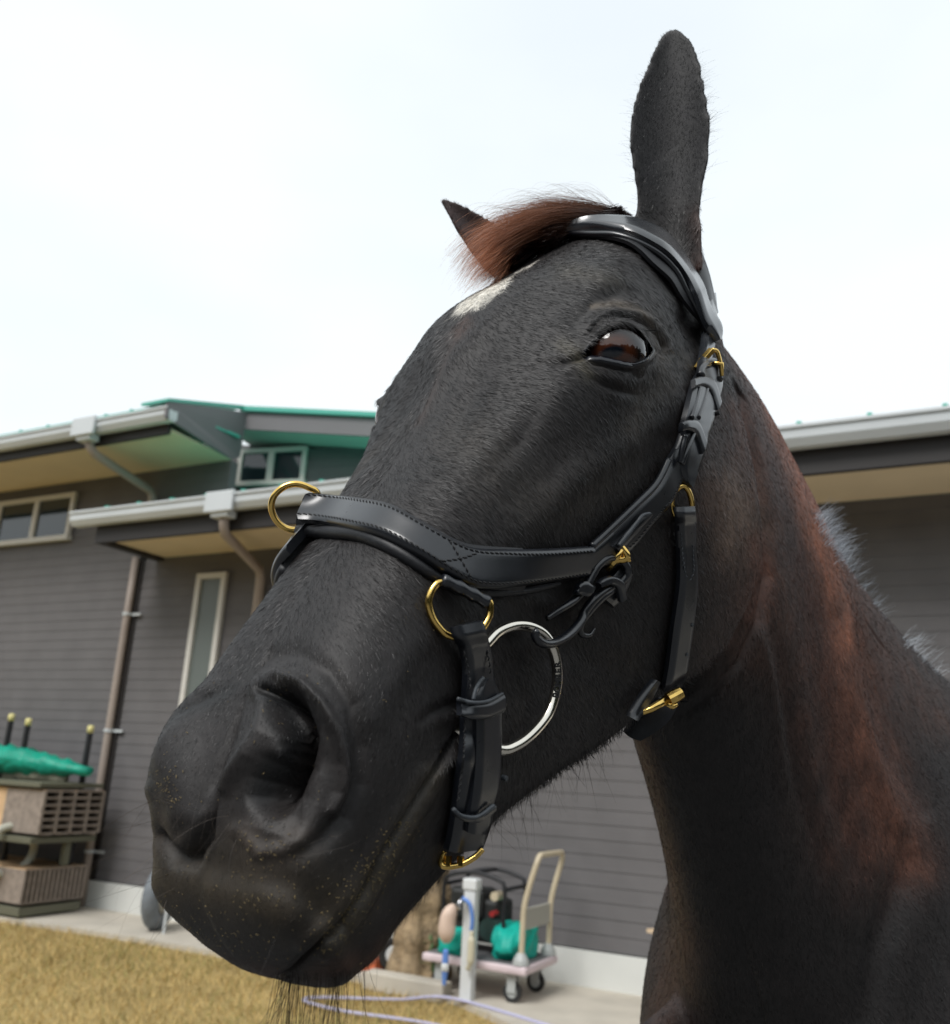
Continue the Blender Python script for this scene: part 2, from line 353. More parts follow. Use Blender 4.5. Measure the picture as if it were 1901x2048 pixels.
NECKS=[
 (C3([(440,-60),(470,60),(512,220),(540,400),(545,560),(510,700),(450,830),(360,930),(260,1000)]),[-3,-6,-7,-7,-6,-5,-4,-3,-1],9,2),
 (C3([(540,430),(560,750),(600,1000),(645,1250),(700,1500)]),[-1,-3,-6,-5,-1],20,2),
 (C3([(500,700),(540,850),(580,1050),(600,1250)]),[1,4,4,1],16,2),
 (C3([(600,100),(690,420),(775,700),(800,920),(860,1150),(940,1340),(990,1420)]),[2,5,7,7,7,7,3],24,2),
 (C3([(600,400),(680,700),(720,950),(760,1250),(820,1500)]),[-1,-4,-5,-6,-2],26,2),
 (C3([(850,700),(900,950),(960,1150),(1030,1300)]),[-1,-5,-6,-3],26,2),
 (C3([(150,1230),(200,1400),(270,1560),(340,1760),(400,1950)]),[-2,-6,-7,-6,-4],9,2),
 (C3([(980,1420),(960,1550),(890,1750),(850,1990)]),[-3,-8,-8,-5],34,2),
 (C3([(520,1300),(560,1600),(600,1990)]),[0,5,6],60,2),
]
def sculpt(P,Nn):
    n,u,l=headc(P); b=(P-HO)@BB
    Q,far=nearcoords(P); px=topx(Q)
    Nq=Nn.copy(); Nq[far]-=2*np.outer(Nn[far]@HL,HL)
    view=Q-CAM; view/=np.linalg.norm(view,axis=1)[:,None]; facing=np.clip(.15-(Nq*view).sum(1),0,.25)/.25
    nn,uu,ll=headc(Q); isear=(nn<-1.5)|((nn<4)&(uu>3.5))
    head=(uu>-25.5)&(nn>-4)&(ll>-.5)&(nn<60)&~isear
    bq=(Q-HO)@BB; head&=~((nn<20)&(uu<-16)&(bq>.19))
    D=np.zeros(len(P))
    pxt=topx(P)
    def run(S,mask,dz):
        pm=(pxt if dz else px)[mask]; acc=np.zeros(len(pm))
        for poly,val,wd,pw in S:
            if len(poly)==1: poly=[poly[0],(poly[0][0]+.1,poly[0][1])]
            vals=val if isinstance(val,list) else [val]*len(poly)
            lo=np.min(poly,0)-wd*2.6; hi=np.max(poly,0)+wd*2.6
            k=np.where((pm[:,0]>lo[0])&(pm[:,0]<hi[0])&(pm[:,1]>lo[1])&(pm[:,1]<hi[1]))[0]
            d,v=pdist(pm[k],poly,vals); acc[k]+=v*np.exp(-(d/wd)**pw)
        D[mask]+=acc*(1. if dz else facing[mask]*np.where(far[mask]&(nn[mask]>43)&(uu[mask]>-4),.08,1.))*.001
    run(HEADS,head,0)
    run(FARS,(l<.6)&(n>38)&(uu>-12),1)
    run(NECKS,(l>0)&~isear&(b>.0),0)
    # eye socket
    k=np.where(head&(px[:,0]>1100)&(px[:,0]<1360)&(px[:,1]>600)&(px[:,1]<780))[0]
    d,_=pdist(px[k],EYE+[EYE[0]],[0]*(len(EYE)+1)); ins=inpoly(px[k],EYE); sdv=np.where(ins,-d,d)
    e=np.zeros(len(k))
    up=px[k][:,1]<712-.04*(px[k][:,0]-1168); mid=np.clip((px[k][:,0]-1165)/30,0,1)
    g=np.where(up,23,14); e-=np.where(up,.0026,.0018)*np.exp(-((sdv-g)/3.2)**2)*mid
    e+=np.where(up,.0022,.0012)*np.exp(-((sdv-np.where(up,33,8))/6.)**2)*mid
    D[k]+=e*np.where(facing[k]>.1,1,0)
    R_=P+Nn*D[:,None]
    # lids close round the eyeball
    Rq=R_[k].copy(); fk=far[k]; Rq[fk]-=2*np.outer((Rq[fk]-HO)@HL,HL)
    vr=Rq-CAM; dist=np.linalg.norm(vr,axis=1); vr/=dist[:,None]; tc_=(EC-CAM)@vr.T; miss=np.sqrt(np.maximum(((EC-CAM)**2).sum()-tc_**2,0))
    lidr=ER+.0016+np.where(up,.0012,.0)*np.exp(-((sdv-12)/8)**2)-np.where(up,.0010,.0005)*np.exp(-((sdv-np.where(up,23,14))/3.0)**2)
    front=tc_-np.sqrt(np.maximum(lidr**2-miss**2,0)); nd=dist.copy()
    out_=(sdv>=0)&(miss<lidr); nd[out_]=np.minimum(dist,np.maximum(front,dist-.012))[out_]
    ins_=sdv<0; fr2=tc_-np.sqrt(np.maximum((ER-.001)**2-miss**2,0)); t_=np.clip(-sdv/4,0,1); nd[ins_]=(np.minimum(dist,front)*(1-t_)+np.maximum(dist,fr2+.007)*t_)[ins_]
    Rq=CAM+vr*nd[:,None]; Rq[fk]-=2*np.outer((Rq[fk]-HO)@HL,HL); R_[k]=Rq
    return R_
# refine the mesh where fine modelling is needed
bm=bmesh.new(); bm.from_mesh(me); bm.verts.ensure_lookup_table(); bm.faces.ensure_lookup_table()
def refine(boxes):
    P=np.array([v.co for v in bm.verts]); Q,far=nearcoords(P); px=topx(Q); n,u,l=headc(Q)
    k=np.zeros(len(P),bool)
    for x0,y0,x1,y1 in boxes: k|=(px[:,0]>x0)&(px[:,0]<x1)&(px[:,1]>y0)&(px[:,1]<y1)
    k&=(l>.2)&(u>-14)&(n>10)&~far
    es=[e for e in bm.edges if k[e.verts[0].index] and k[e.verts[1].index]]
    bmesh.ops.subdivide_edges(bm,edges=es,cuts=1,use_grid_fill=True)
    bm.verts.index_update()
refine([(1090,590,1360,800),(330,1300,960,1990)]); refine([(1140,630,1330,760),(420,1340,740,1720)]+[(x-22,y-30,x+22,y+30) for x,y in catmull([(912,1481),(869,1538),(821,1614),(755,1719),(726,1781),(679,1848),(631,1895),(583,1943),(560,1957)],24)])
bm.to_mesh(me); bm.free()
def getVN():
    n=len(me.vertices); a=np.zeros(n*3); me.vertices.foreach_get('co',a); b=np.zeros(n*3); me.vertices.foreach_get('normal',b); return a.reshape(-1,3),b.reshape(-1,3)
def smooth(P,E,it,wt,lam=.5):
    act=wt>.004; E=E[act[E[:,0]]|act[E[:,1]]]; ids,inv=np.unique(E.ravel(),return_inverse=True); E=inv.reshape(-1,2); Q=P[ids]; n=len(Q); deg=np.bincount(E.ravel(),minlength=n)[:,None]; w_=np.where(act,wt,0)[ids][:,None]*lam
    for _ in range(it):
        S=np.stack([np.bincount(E[:,0],Q[E[:,1],c],n)+np.bincount(E[:,1],Q[E[:,0],c],n) for c in range(3)],1)/np.maximum(deg,1)
        Q=Q+(S-Q)*w_
    P=P.copy(); P[ids]=Q; return P
P,_=getVN(); E=np.zeros(len(me.edges)*2,int); me.edges.foreach_get('vertices',E); E=E.reshape(-1,2)
n_,u_,l_=headc(P); ear_=((n_<2)&(u_>1.8))
P=smooth(P,E,10,np.where(ear_,.3,1.))
junction=np.exp(-((P-h2w(4,-10,6))**2).sum(1)/.05**2)+np.exp(-((P-h2w(4,-10,-6))**2).sum(1)/.05**2)+np.exp(-((P-h2w(2,-1,0))**2).sum(1)/.09**2)*(~ear_)
P=smooth(P,E,60,np.clip(junction,0,1))
ch=np.exp(-((P-b2w(.22,1.12,.1))**2).sum(1)/.14**2)+np.exp(-((P-b2w(.22,1.12,-.1))**2).sum(1)/.14**2); P=smooth(P,E,60,np.clip(ch,0,1))
me.vertices.foreach_set('co',P.ravel()); me.update()
P,Nn=getVN(); ER=.0200
_q=topx(P); _l=(P-HO)@HL; _k=(np.hypot(_q[:,0]-1243,_q[:,1]-694)<5)&(_l>.05); _i=np.where(_k)[0][0]; _n=Nn[_i]*.5-ray(1243,694)*.5; _n/=np.linalg.norm(_n); EC=P[_i]-_n*(ER-.0040)
P=sculpt(P,Nn); P=smooth(P,E,2,np.ones(len(P)),.35)
me.vertices.foreach_set('co',P.ravel()); me.update()

# ------------------------------------------------------------------ coat colour
BR=(.085,.030,.016); 
PAINT=[ (C3([(560,150),(650,420),(720,750),(790,1100),(860,1400)]),100,(.062,.026,.017),.85),
 (C3([(400,260),(470,460),(500,640),(460,780)]),85,(.050,.024,.016),.8),
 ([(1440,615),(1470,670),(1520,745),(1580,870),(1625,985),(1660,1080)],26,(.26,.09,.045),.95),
 (C1([(620,900),(570,1000)]),22,(.0035,.0035,.004),.8),
 (C1([(600,590),(690,660),(730,780),(690,890),(620,980),(580,1050)]),24,(.0035,.0035,.004),.95),
 # polyline, width px, colour, strength
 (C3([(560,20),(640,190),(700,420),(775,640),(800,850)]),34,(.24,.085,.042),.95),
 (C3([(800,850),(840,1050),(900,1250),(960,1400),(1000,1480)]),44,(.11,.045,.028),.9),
 (C3([(640,500),(690,700),(720,900)]),22,(.05,.02,.013),.7),
 (C3([(470,-40),(530,120),(590,330),(620,520)]),20,(.03,.014,.012),.6),
 (C3([(820,600),(900,760),(980,900),(1080,1010)]),50,(.05,.021,.013),.7),
 (C3([(430,20),(470,150),(510,300)]),26,(.07,.026,.015),.8),
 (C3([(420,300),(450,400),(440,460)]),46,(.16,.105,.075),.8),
 (C3([(500,450),(520,560),(500,680)]),26,(.11,.04,.022),.8),
 (C3([(130,1100),(190,1350),(240,1560),(265,1750),(200,1900),(190,2000)]),24,(.05,.022,.014),.8),
 (C3([(250,1750),(240,1990)]),50,(.05,.022,.014),.7),
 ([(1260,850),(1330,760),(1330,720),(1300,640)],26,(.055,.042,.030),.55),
 ([(1123,541),(1188,551),(1231,564)],18,(.05,.044,.034),.6),  # light caught by the brow bone, painted into the coat
 ([(1185,612),(1230,606),(1275,616),(1308,650)],7,(.09,.07,.05),.7),  # bright upper lid ridge, its highlight painted in
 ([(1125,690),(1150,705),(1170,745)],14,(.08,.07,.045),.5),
 ([(930,640),(880,700),(850,770),(830,830)],16,(.055,.026,.017),.7),
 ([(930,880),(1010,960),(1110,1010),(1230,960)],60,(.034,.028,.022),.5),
 (C1([(700,1200),(600,1300),(500,1200)]),34,(.06,.045,.035),.45),
 (C1([(400,1440),(600,1500),(800,1480)]),90,(.034,.025,.014),.8),
 (C1([(1300,950),(1180,1150),(1090,1330),(960,1540),(860,1650)]),26,(.06,.045,.024),.45),
 (C1([(160,1450),(230,1640),(420,1770),(620,1790)]),26,(.042,.019,.012),.7),
 (C1([(1230,1560),(1050,1720),(800,1790)]),26,(.045,.02,.011),.8),
 (C1([(190,850),(200,1000)]),24,(.045,.03,.013),.6),
 ([(1395,560),(1412,500),(1400,430)],20,(.05,.022,.016),.7),
]
STAR=[(1080,516),(1062,516),(1030,522),(990,548),(955,580),(930,604),(925,622),(955,620),(985,600),(1012,575),(1030,548),(1060,535)]
def h3(P,s,seed):
    """cheap smooth noise"""
    r=np.random.default_rng(seed); a=np.zeros(len(P))
    for k in range(7):
        d=r.normal(size=3); d/=np.linalg.norm(d); a+=np.sin(P@d*s*(1+k*.35)*6.28+r.uniform(0,6.28))
    return a/3.7
def coat_colour(P):
    n,u,l=headc(P); Q,far=nearcoords(P); px=topx(Q); b=(P-HO)@BB
    col=np.tile(np.array([.0098,.0076,.0073]),(len(P),1))
    headish=(u>-26)&(n>-2)
    for poly,wd,c,st in PAINT:
        d,_=pdist(px,poly,[0]*len(poly)); a=np.exp(-(d/wd)**2)*st*(1+.25*h3(P,14,int(wd*7)))
        a=np.clip(a,0,1); nk=poly[0][0]>1400 or poly[0][1]>1480 and poly[0][0]>1200
        a*=np.where(headish if not nk else ~far,1,0)
        col=col*(1-a[:,None])+np.array(c)*a[:,None]
    d,_=pdist(px,STAR+[STAR[0]],[0]*(len(STAR)+1)); sdv=np.where(inpoly(px,STAR),-d,d)+h3(P,160,5)*4
    a=np.clip((1.5-sdv)/6,0,1)*np.where((n>4)&(n<30)&(u>0)&(np.abs(l)<5),1,0)*.9; col=col*(1-a[:,None])+np.array([.66,.63,.56])*a[:,None]
    ew=earness(P)[:,None]; col=col*(1-ew)+np.array([.0028,.0022,.0034])*ew
    fe=(l<-4)&(n<5)&(ew[:,0]>.3); col[fe]=(.030,.014,.013)
    col*=(1+.22*h3(P,22,11)+.12*h3(P,60,12))[:,None]
    return np.clip(col,.002,1)
col=coat_colour(P)
# bare dark skin of the eyelids and the wet nostril
px=topx(P); n_,u_,l_=headc(P); d,_=pdist(px,EYE+[EYE[0]],[0]*(len(EYE)+1)); lid=(l_>5)&(n_>14)&(n_<30)&(d<9)&(u_>-5); inn=(l_>5)&(n_>14)&(n_<30)&inpoly(px,EYE)
skin=np.zeros(len(P)); skin[lid]=np.clip((9-d[lid])/4,0,1); skin[inn]=1
col=col*(1-skin[:,None])+np.array([.008,.009,.013])*skin[:,None]
ca=me.color_attributes.new('coat','FLOAT_COLOR','POINT'); ca.data.foreach_set('color',np.c_[col,skin].astype(np.float32).ravel())

def coat_mat(name,rough,hair=False):
    m=bpy.data.materials.new(name); m.use_nodes=True; N=m.node_tree.nodes; K=m.node_tree.links; b=N['Principled BSDF']
    a=N.new('ShaderNodeVertexColor'); a.layer_name='coat'; tc=N.new('ShaderNodeTexCoord')
    t=N.new('ShaderNodeTexNoise'); t.inputs['Scale'].default_value=260; t.inputs['Detail'].default_value=3; K.new(tc.outputs['Object'],t.inputs[0])
    r=N.new('ShaderNodeMapRange'); r.inputs[3].default_value=.6; r.inputs[4].default_value=1.4; K.new(t.outputs[0],r.inputs[0])
    mx=N.new('ShaderNodeMix'); mx.data_type='RGBA'; mx.blend_type='MULTIPLY'; mx.inputs[0].default_value=1
    K.new(a.outputs[0],mx.inputs[6]); K.new(r.outputs[0],mx.inputs[7]); K.new(mx.outputs[2],b.inputs['Base Color'])
    b.inputs['Specular IOR Level'].default_value=.50
    if not hair:
        rr=N.new('ShaderNodeMapRange'); rr.inputs[3].default_value=rough; rr.inputs[4].default_value=.22; K.new(a.outputs[1],rr.inputs[0]); K.new(rr.outputs[0],b.inputs['Roughness'])
        bn=N.new('ShaderNodeBump'); bn.inputs['Strength'].default_value=.35; bn.inputs['Distance'].default_value=.0006; K.new(t.outputs[0],bn.inputs['Height']); K.new(bn.outputs[0],b.inputs['Normal'])
    else: b.inputs['Roughness'].default_value=rough; b.inputs['Sheen Weight'].default_value=.10; b.inputs['Sheen Roughness'].default_value=.35; b.inputs['Sheen Tint'].default_value=(.85,.88,1,1)
    return m
M_SKIN=coat_mat('coat_skin',.62); M_HAIR=coat_mat('coat_hairs',.47,True)
# hindquarters and legs join the same object
mb=MB(); mb.add(*trunk_mesh(False)); legs(mb)
rear=mb.build('rear',None); me2=rear.data
c2=me2.color_attributes.new('coat','FLOAT_COLOR','POINT'); v2=np.array(mb.v); cc=np.tile([.0098,.0076,.0073,0],(len(v2),1)); c2.data.foreach_set('color',cc.astype(np.float32).ravel())
for m_ in (me,me2): m_.materials.clear(); m_.materials.append(M_SKIN)
bm=bmesh.new(); bm.from_mesh(me); bm.from_mesh(me2); bm.to_mesh(me); bm.free(); bpy.data.objects.remove(rear)
body=bpy.data.objects.new('body',me); link(body,horse); body.matrix_parent_inverse=parent_world(horse).inverted()
me.polygons.foreach_set('use_smooth',np.ones(len(me.polygons),bool)); me.update()
# collision tree for everything that lies on the horse
me.calc_loop_triangles()
TRI=np.zeros(len(me.loop_triangles)*3,int); me.loop_triangles.foreach_get('vertices',TRI); TRI=TRI.reshape(-1,3)
VV,VN=getVN()
_c=VV[TRI].mean(1); _k=(_c-HO)@BB<.9; BVH=BVHTree.FromPolygons([tuple(p) for p in VV],[tuple(int(i) for i in t) for t in TRI[_k]])
def hit(x,y):
    h=BVH.ray_cast(Vector(CAM),Vector(ray(x,y)),3); return (np.array(h[0]),np.array(h[1])) if h[0] is not None else None

# ------------------------------------------------------------------ short coat hairs
def hairs(count):
    T=TRI; A,B,C_=VV[T[:,0]],VV[T[:,1]],VV[T[:,2]]; fn=np.cross(B-A,C_-A); ar=np.linalg.norm(fn,axis=1)/2; fn/=(2*ar[:,None]+1e-15)
    c=(A+B+C_)/3; n,u,l=headc(c); vd=c-CAM; dist=np.linalg.norm(vd,axis=1); vd/=dist[:,None]
    wgt=ar/dist**1.6*np.where(earness(c)>.2,1.8,1)*np.where((fn*vd).sum(1)<.15,1,.12)*np.where((c-HO)@BB<1.0,1,0)*np.where(c[:,2]>.9,1,0)
    pxx=topx(c); inn=(l>5)&(n>14)&(n<30)&inpoly(pxx,EYE); wgt[inn]=0
    d,_=pdist(pxx,EYE+[EYE[0]],[0]*(len(EYE)+1)); wgt[(d<8)&(l>5)&(n>14)&(n<30)&(u>-5)]=0
    idx=rng.choice(len(T),count,p=wgt/wgt.sum()); r1=np.sqrt(rng.random(count)); r2=rng.random(count)
    a_,b_,c_=1-r1,r1*(1-r2),r1*r2
    Pn=A[idx]*a_[:,None]+B[idx]*b_[:,None]+C_[idx]*c_[:,None]; Nn=VN[T[idx,0]]*a_[:,None]+VN[T[idx,1]]*b_[:,None]+VN[T[idx,2]]*c_[:,None]; Nn/=np.linalg.norm(Nn,axis=1)[:,None]
    n,u,l=headc(Pn); b=(Pn-HO)@BB
    # growth direction
    muz=np.clip((n-38)/12,0,1)
    fh=(HN*.12-HU*.95)[None]*np.ones((count,1)); fm=HN*.9+0*HU; fl=fh*(1-muz[:,None])+fm[None]*muz[:,None]
    top=np.clip((u+1)/3,0,1)*(1-muz)*np.clip(1-np.abs(l)/4,0,1); fl=fl*(1-top[:,None])+HN[None]*top[:,None]+np.sign(l)[:,None]*HL*.5*(1-muz[:,None])*np.clip((u+2)/4,0,1)[:,None]
    neck=np.clip((b-.02)/.1,0,1)*(u<-8)*((n<6)|(u<-24)); neck=neck[:,None]; fl=fl*(1-neck)+(BB*.35-ZZ*.9)[None]*neck
    isear=earness(Pn)>rng.random(count); fl[isear]=-HN*.8+HU*.5
    sw=h3(Pn,5,21); fl=fl+np.outer(sw*.35,HL)+np.outer(h3(Pn,9,22)*.3,HU)
    fl-=Nn*(fl*Nn).sum(1)[:,None]; fl/=np.linalg.norm(fl,axis=1)[:,None]+1e-9
    side=np.cross(Nn,fl)
    L_=rng.uniform(.0034,.0068,count); L_*=np.where(earness(Pn)>.3,.65,1)*(1-.55*muz)
    belly=np.clip((-Nn@HU-.35)*2,0,1)*(n>22)*(u<-8); L_*=1+belly*rng.random(count)*2.0
    lift=np.clip(rng.normal(.16,.07,count),.02,.5)+belly*.4+isear*.05
    dirv=fl*np.cos(lift)[:,None]+Nn*np.sin(lift)[:,None]+side*rng.normal(0,.14,count)[:,None]
    W=(.00009+.00007*rng.random(count))*np.where(earness(Pn)>.3,.6,1); W*=np.linalg.norm(Pn-CAM,axis=1)/.5*(1-.2*muz)
    base=Pn-Nn*.0002; mid=base+dirv*(L_*.55)[:,None]; tip=base+dirv*L_[:,None]-Nn*(L_*.12)[:,None]
    tw=side+Nn*rng.normal(0,.35,count)[:,None]; tw/=np.linalg.norm(tw,axis=1)[:,None]
    vs=np.stack([base-tw*W[:,None],base+tw*W[:,None],mid-tw*(W*.8)[:,None],mid+tw*(W*.8)[:,None],tip],1).reshape(-1,3)
    hm=bpy.data.meshes.new('coat_hair'); hm.vertices.add(len(vs)); hm.vertices.foreach_set('co',vs.ravel())
    o=(np.arange(count)*5)[:,None]; loops=np.concatenate([o+0,o+1,o+3,o+2,o+2,o+3,o+4],1).ravel()
    hm.loops.add(len(loops)); hm.loops.foreach_set('vertex_index',loops.astype(np.int32))
    hm.polygons.add(count*2); ls=(np.arange(count)*7)[:,None]+np.array([0,4]); hm.polygons.foreach_set('loop_start',ls.ravel().astype(np.int32)); hm.polygons.foreach_set('loop_total',np.tile([4,3],count).astype(np.int32))
    hm.update(calc_edges=True); hm.validate()
    cl=coat_colour(Pn)*rng.uniform(.45,1.6,count)[:,None]; gl=rng.random(count)<.04; cl[gl]*=2.0  # a few hairs brightened in colour as painted glints
    at_=hm.color_attributes.new('coat','FLOAT_COLOR','POINT'); at_.data.foreach_set('color',np.c_[np.repeat(cl,5,0),np.zeros(count*5)].astype(np.float32).ravel())
    hm.materials.append(M_HAIR); ob=bpy.data.objects.new('coat_hair',hm); link(ob,horse); ob.matrix_parent_inverse=parent_world(horse).inverted()
    return ob
HAIRCOUNT=520000
hairs(HAIRCOUNT)
# ------------------------------------------------------------------ eyes
def eye_mat():
    m=bpy.data.materials.new('eye'); m.use_nodes=True; N=m.node_tree.nodes; K=m.node_tree.links; b=N['Principled BSDF']
    tc=N.new('ShaderNodeTexCoord')
    def ell(sx,sy,lo,hi,ox=0,oy=0):
        mp=N.new('ShaderNodeMapping'); mp.inputs['Scale'].default_value=(sx,sy,0); mp.inputs['Location'].default_value=(ox*sx,oy*sy,0); K.new(tc.outputs['Object'],mp.inputs[0])
        ln=N.new('ShaderNodeVectorMath'); ln.operation='LENGTH'; K.new(mp.outputs[0],ln.inputs[0])
        r=N.new('ShaderNodeMapRange'); r.inputs[1].default_value=lo; r.inputs[2].default_value=hi; K.new(ln.outputs['Value'],r.inputs[0]); return r.outputs[0]
    iris=ell(1/.0145,1/.0125,.70,1.02); pup=ell(1/.0072,1/.0036,.7,1.2,0,-.0016)
    t=N.new('ShaderNodeTexNoise'); t.inputs['Scale'].default_value=350; K.new(tc.outputs['Object'],t.inputs[0])
    c=N.new('ShaderNodeMix'); c.data_type='RGBA'; c.inputs[6].default_value=(.040,.011,.005,1); c.inputs[7].default_value=(.075,.023,.010,1); K.new(t.outputs[0],c.inputs[0])
    c1=N.new('ShaderNodeMix'); c1.data_type='RGBA'; c1.inputs[6].default_value=(.004,.006,.010,1); K.new(c.outputs[2],c1.inputs[7]); K.new(pup,c1.inputs[0])
    c2=N.new('ShaderNodeMix'); c2.data_type='RGBA'; c2.inputs[7].default_value=(.008,.005,.005,1); K.new(c1.outputs[2],c2.inputs[6]); K.new(iris,c2.inputs[0])
    K.new(c2.outputs[2],b.inputs['Base Color']); b.inputs['Roughness'].default_value=.5; b.inputs['Specular IOR Level'].default_value=.0
    b.inputs['Coat Weight'].default_value=1; b.inputs['Coat Roughness'].default_value=.06; b.inputs['Coat IOR'].default_value=1.62
    return m
M_EYE=eye_mat()
_pts=[hit(x,y) for x,y in [(1196,672),(1243,645),(1291,672),(1223,731),(1262,737),(1180,722),(1303,712)]]
EP=np.mean([p[0] for p in _pts],0); EN=np.mean([p[1] for p in _pts],0); EN/=np.linalg.norm(EN); EN=EN*.1+(CAM-EC)/np.linalg.norm(CAM-EC)*.9; EN/=np.linalg.norm(EN)
print('eye head coords',headc(EP[None]),'EN',headc(HO[None]+EN[None]*.01))

def eyeball(mirror):
    v=[];f=[];n=40;m=28
    for i in range(m+1):
        th=math.pi*i/m; r=ER*(1+.07*math.exp(-(th/.5)**2))
        for j in range(n):
            ph=2*math.pi*j/n; v.append((r*math.sin(th)*math.cos(ph),r*math.sin(th)*math.sin(ph),r*math.cos(th)))
    for i in range(m):
        for j in range(n): f.append((i*n+j,(i+1)*n+j,(i+1)*n+(j+1)%n,i*n+(j+1)%n))
    C_,N_=EC.copy(),EN.copy(); X=hit(1290,690)[0]-hit(1180,716)[0]
    if mirror: C_=C_-2*HL*((C_-HO)@HL); N_=N_-2*HL*(N_@HL); X=X-2*HL*(X@HL)
    X=X-N_*X.dot(N_); X/=np.linalg.norm(X); Y=np.cross(N_,X)
    o=mesh('eye',v,f,M_EYE,None,True); scene.collection.objects.unlink(o); link(o,horse)
    mt=Matrix([[X[i],Y[i],N_[i],C_[i]] for i in range(3)]+[[0,0,0,1]])
    o.matrix_parent_inverse=parent_world(horse).inverted(); o.matrix_basis=mt
eyeball(False); eyeball(True)
# ------------------------------------------------------------------ setting
BO=np.array([1.40130516,6.75163902,0]); BE=np.array([.88537506,-.4648774,0]); BN=np.array([-.4648774,-.88537506,0])
def T(e,n,z): q=BO+BE*e+BN*n; return (q[0],q[1],z)
BRZ=math.atan2(BE[1],BE[0])
def ground_mat():
    m=bpy.data.materials.new('dry_grass_ground'); m.use_nodes=True; N=m.node_tree.nodes; K=m.node_tree.links; b=N['Principled BSDF']; b.inputs['Roughness'].default_value=.95
    tc=N.new('ShaderNodeTexCoord'); a=N.new('ShaderNodeTexNoise'); a.inputs['Scale'].default_value=1.3; a.inputs['Detail'].default_value=6; c=N.new('ShaderNodeTexNoise'); c.inputs['Scale'].default_value=22; c.inputs['Detail'].default_value=6
    K.new(tc.outputs['Object'],a.inputs[0]); K.new(tc.outputs['Object'],c.inputs[0])
    r=N.new('ShaderNodeValToRGB'); r.color_ramp.elements[0].position=.3; r.color_ramp.elements[0].color=(.20,.15,.05,1); r.color_ramp.elements[1].position=.65; r.color_ramp.elements[1].color=(.50,.37,.15,1)
    mx=N.new('ShaderNodeMath'); mx.operation='MULTIPLY_ADD'; mx.inputs[1].default_value=.5; K.new(a.outputs[0],mx.inputs[0]); m2=N.new('ShaderNodeMath'); m2.operation='MULTIPLY'; m2.inputs[1].default_value=.5; K.new(c.outputs[0],m2.inputs[0]); K.new(m2.outputs[0],mx.inputs[2])
    K.new(mx.outputs[0],r.inputs[0]); sx=N.new('ShaderNodeSeparateXYZ'); K.new(tc.outputs['Object'],sx.inputs[0]); mr=N.new('ShaderNodeMapRange'); mr.inputs[1].default_value=2.9; mr.inputs[2].default_value=3.9; K.new(sx.outputs[1],mr.inputs[0]); gm=N.new('ShaderNodeMix'); gm.data_type='RGBA'; gr=N.new('ShaderNodeValToRGB'); gr.color_ramp.elements[0].position=.35; gr.color_ramp.elements[0].color=(.07,.072,.075,1); gr.color_ramp.elements[1].position=.65; gr.color_ramp.elements[1].color=(.17,.168,.165,1); K.new(c.outputs[0],gr.inputs[0]); K.new(gr.outputs[0],gm.inputs[6]); K.new(mr.outputs[0],gm.inputs[0]); K.new(r.outputs[0],gm.inputs[7]); K.new(gm.outputs[2],b.inputs['Base Color'])  # unseen ground near the camera made grey to lessen warm bounce light
    bn=N.new('ShaderNodeBump'); bn.inputs['Distance'].default_value=.02; K.new(c.outputs[0],bn.inputs['Height']); K.new(bn.outputs[0],b.inputs['Normal']); return m
g=MB(); g.add([(-300,-300,-.03),(300,-300,-.03),(300,300,-.03),(-300,300,-.03)],[(0,1,2,3)]); tag(g.build('ground',ground_mat()),kind='structure')
M_CONC=mat('pale_concrete',(.50,.46,.39),.85,noise=(3,.16,8),bump=(60,.3,.003))
pv=MB()
edge=[(-14,.95),(-6.2,.95),(-4.5,.84),(-3.2,.80),(-1.6,.82),(-1.0,.95),(-.4,1.35),(.3,1.9),(1.5,2.4),(8,2.6)]
ed=catmull([(x,y,0) for x,y in edge],60)
v=[];f=[]
for x,y,_ in ed: v+=[T(x,0,.01),T(x,y,.01),T(x,y,-.04)]
for i in range(len(ed)-1): f+=[(3*i,3*i+1,3*i+4,3*i+3),(3*i+1,3*i+2,3*i+5,3*i+4)]
pv.add(v,f); tag(pv.build('pavement',M_CONC),kind='structure')

# siding, walls, roofs of the stable building
def siding_mat():
    m=mat('grey_brown_siding',(.125,.119,.121),.75,noise=(4,.12,6),bump=(140,.12,.002)); return m
M_SID=siding_mat(); M_PLINTH=mat('painted_plinth',(.66,.67,.64),.8,noise=(2,.08,5)); M_SOF=mat('soffit_board',(.72,.60,.42),.8,noise=(1.5,.08,4))
M_GUT=mat('pale_gutter',(.58,.61,.62),.4,noise=(2,.05,3)); M_FAS=mat('dark_fascia',(.02,.017,.016),.6); M_ROOF=mat('green_metal_roof',(.07,.40,.31),.45); M_PIPE=mat('beige_pipe',(.35,.29,.25),.5,noise=(5,.08,4))
M_FRAME=mat('white_window_frame',(.62,.60,.55),.5); M_PANE=mat('window_glass',(.02,.03,.035),.06,spec=.8); M_FROST=mat('frosted_glass',(.13,.15,.14),.35,spec=.5); M_GREY=mat('grey_barge_panel',(.16,.15,.155),.6,noise=(3,.06,4)); M_SOFG=mat('green_tinted_soffit',(.42,.52,.45),.7,noise=(2,.05,3))
barn=empty('stable_building',T(-2,-4,0),'long dark grey clapboard building with pale gutters and green metal roofs','building')
def boards(name,e0,e1,z0,z1,n0=0.,T_=T,step=.105):
    m=MB(); z=z0
    while z<z1-1e-6:
        zt=min(z+step,z1); v=[T_(x,n0+d,zz) for x in (e0,e1) for d,zz in ((.0055,z),(.0012,zt),(-.10,zt),(-.10,z))]
        m.add(v,[(0,4,5,1),(0,3,7,4),(0,1,2,3),(4,7,6,5),(1,5,6,2)]); z=zt
    return m.build(name,M_SID,barn)
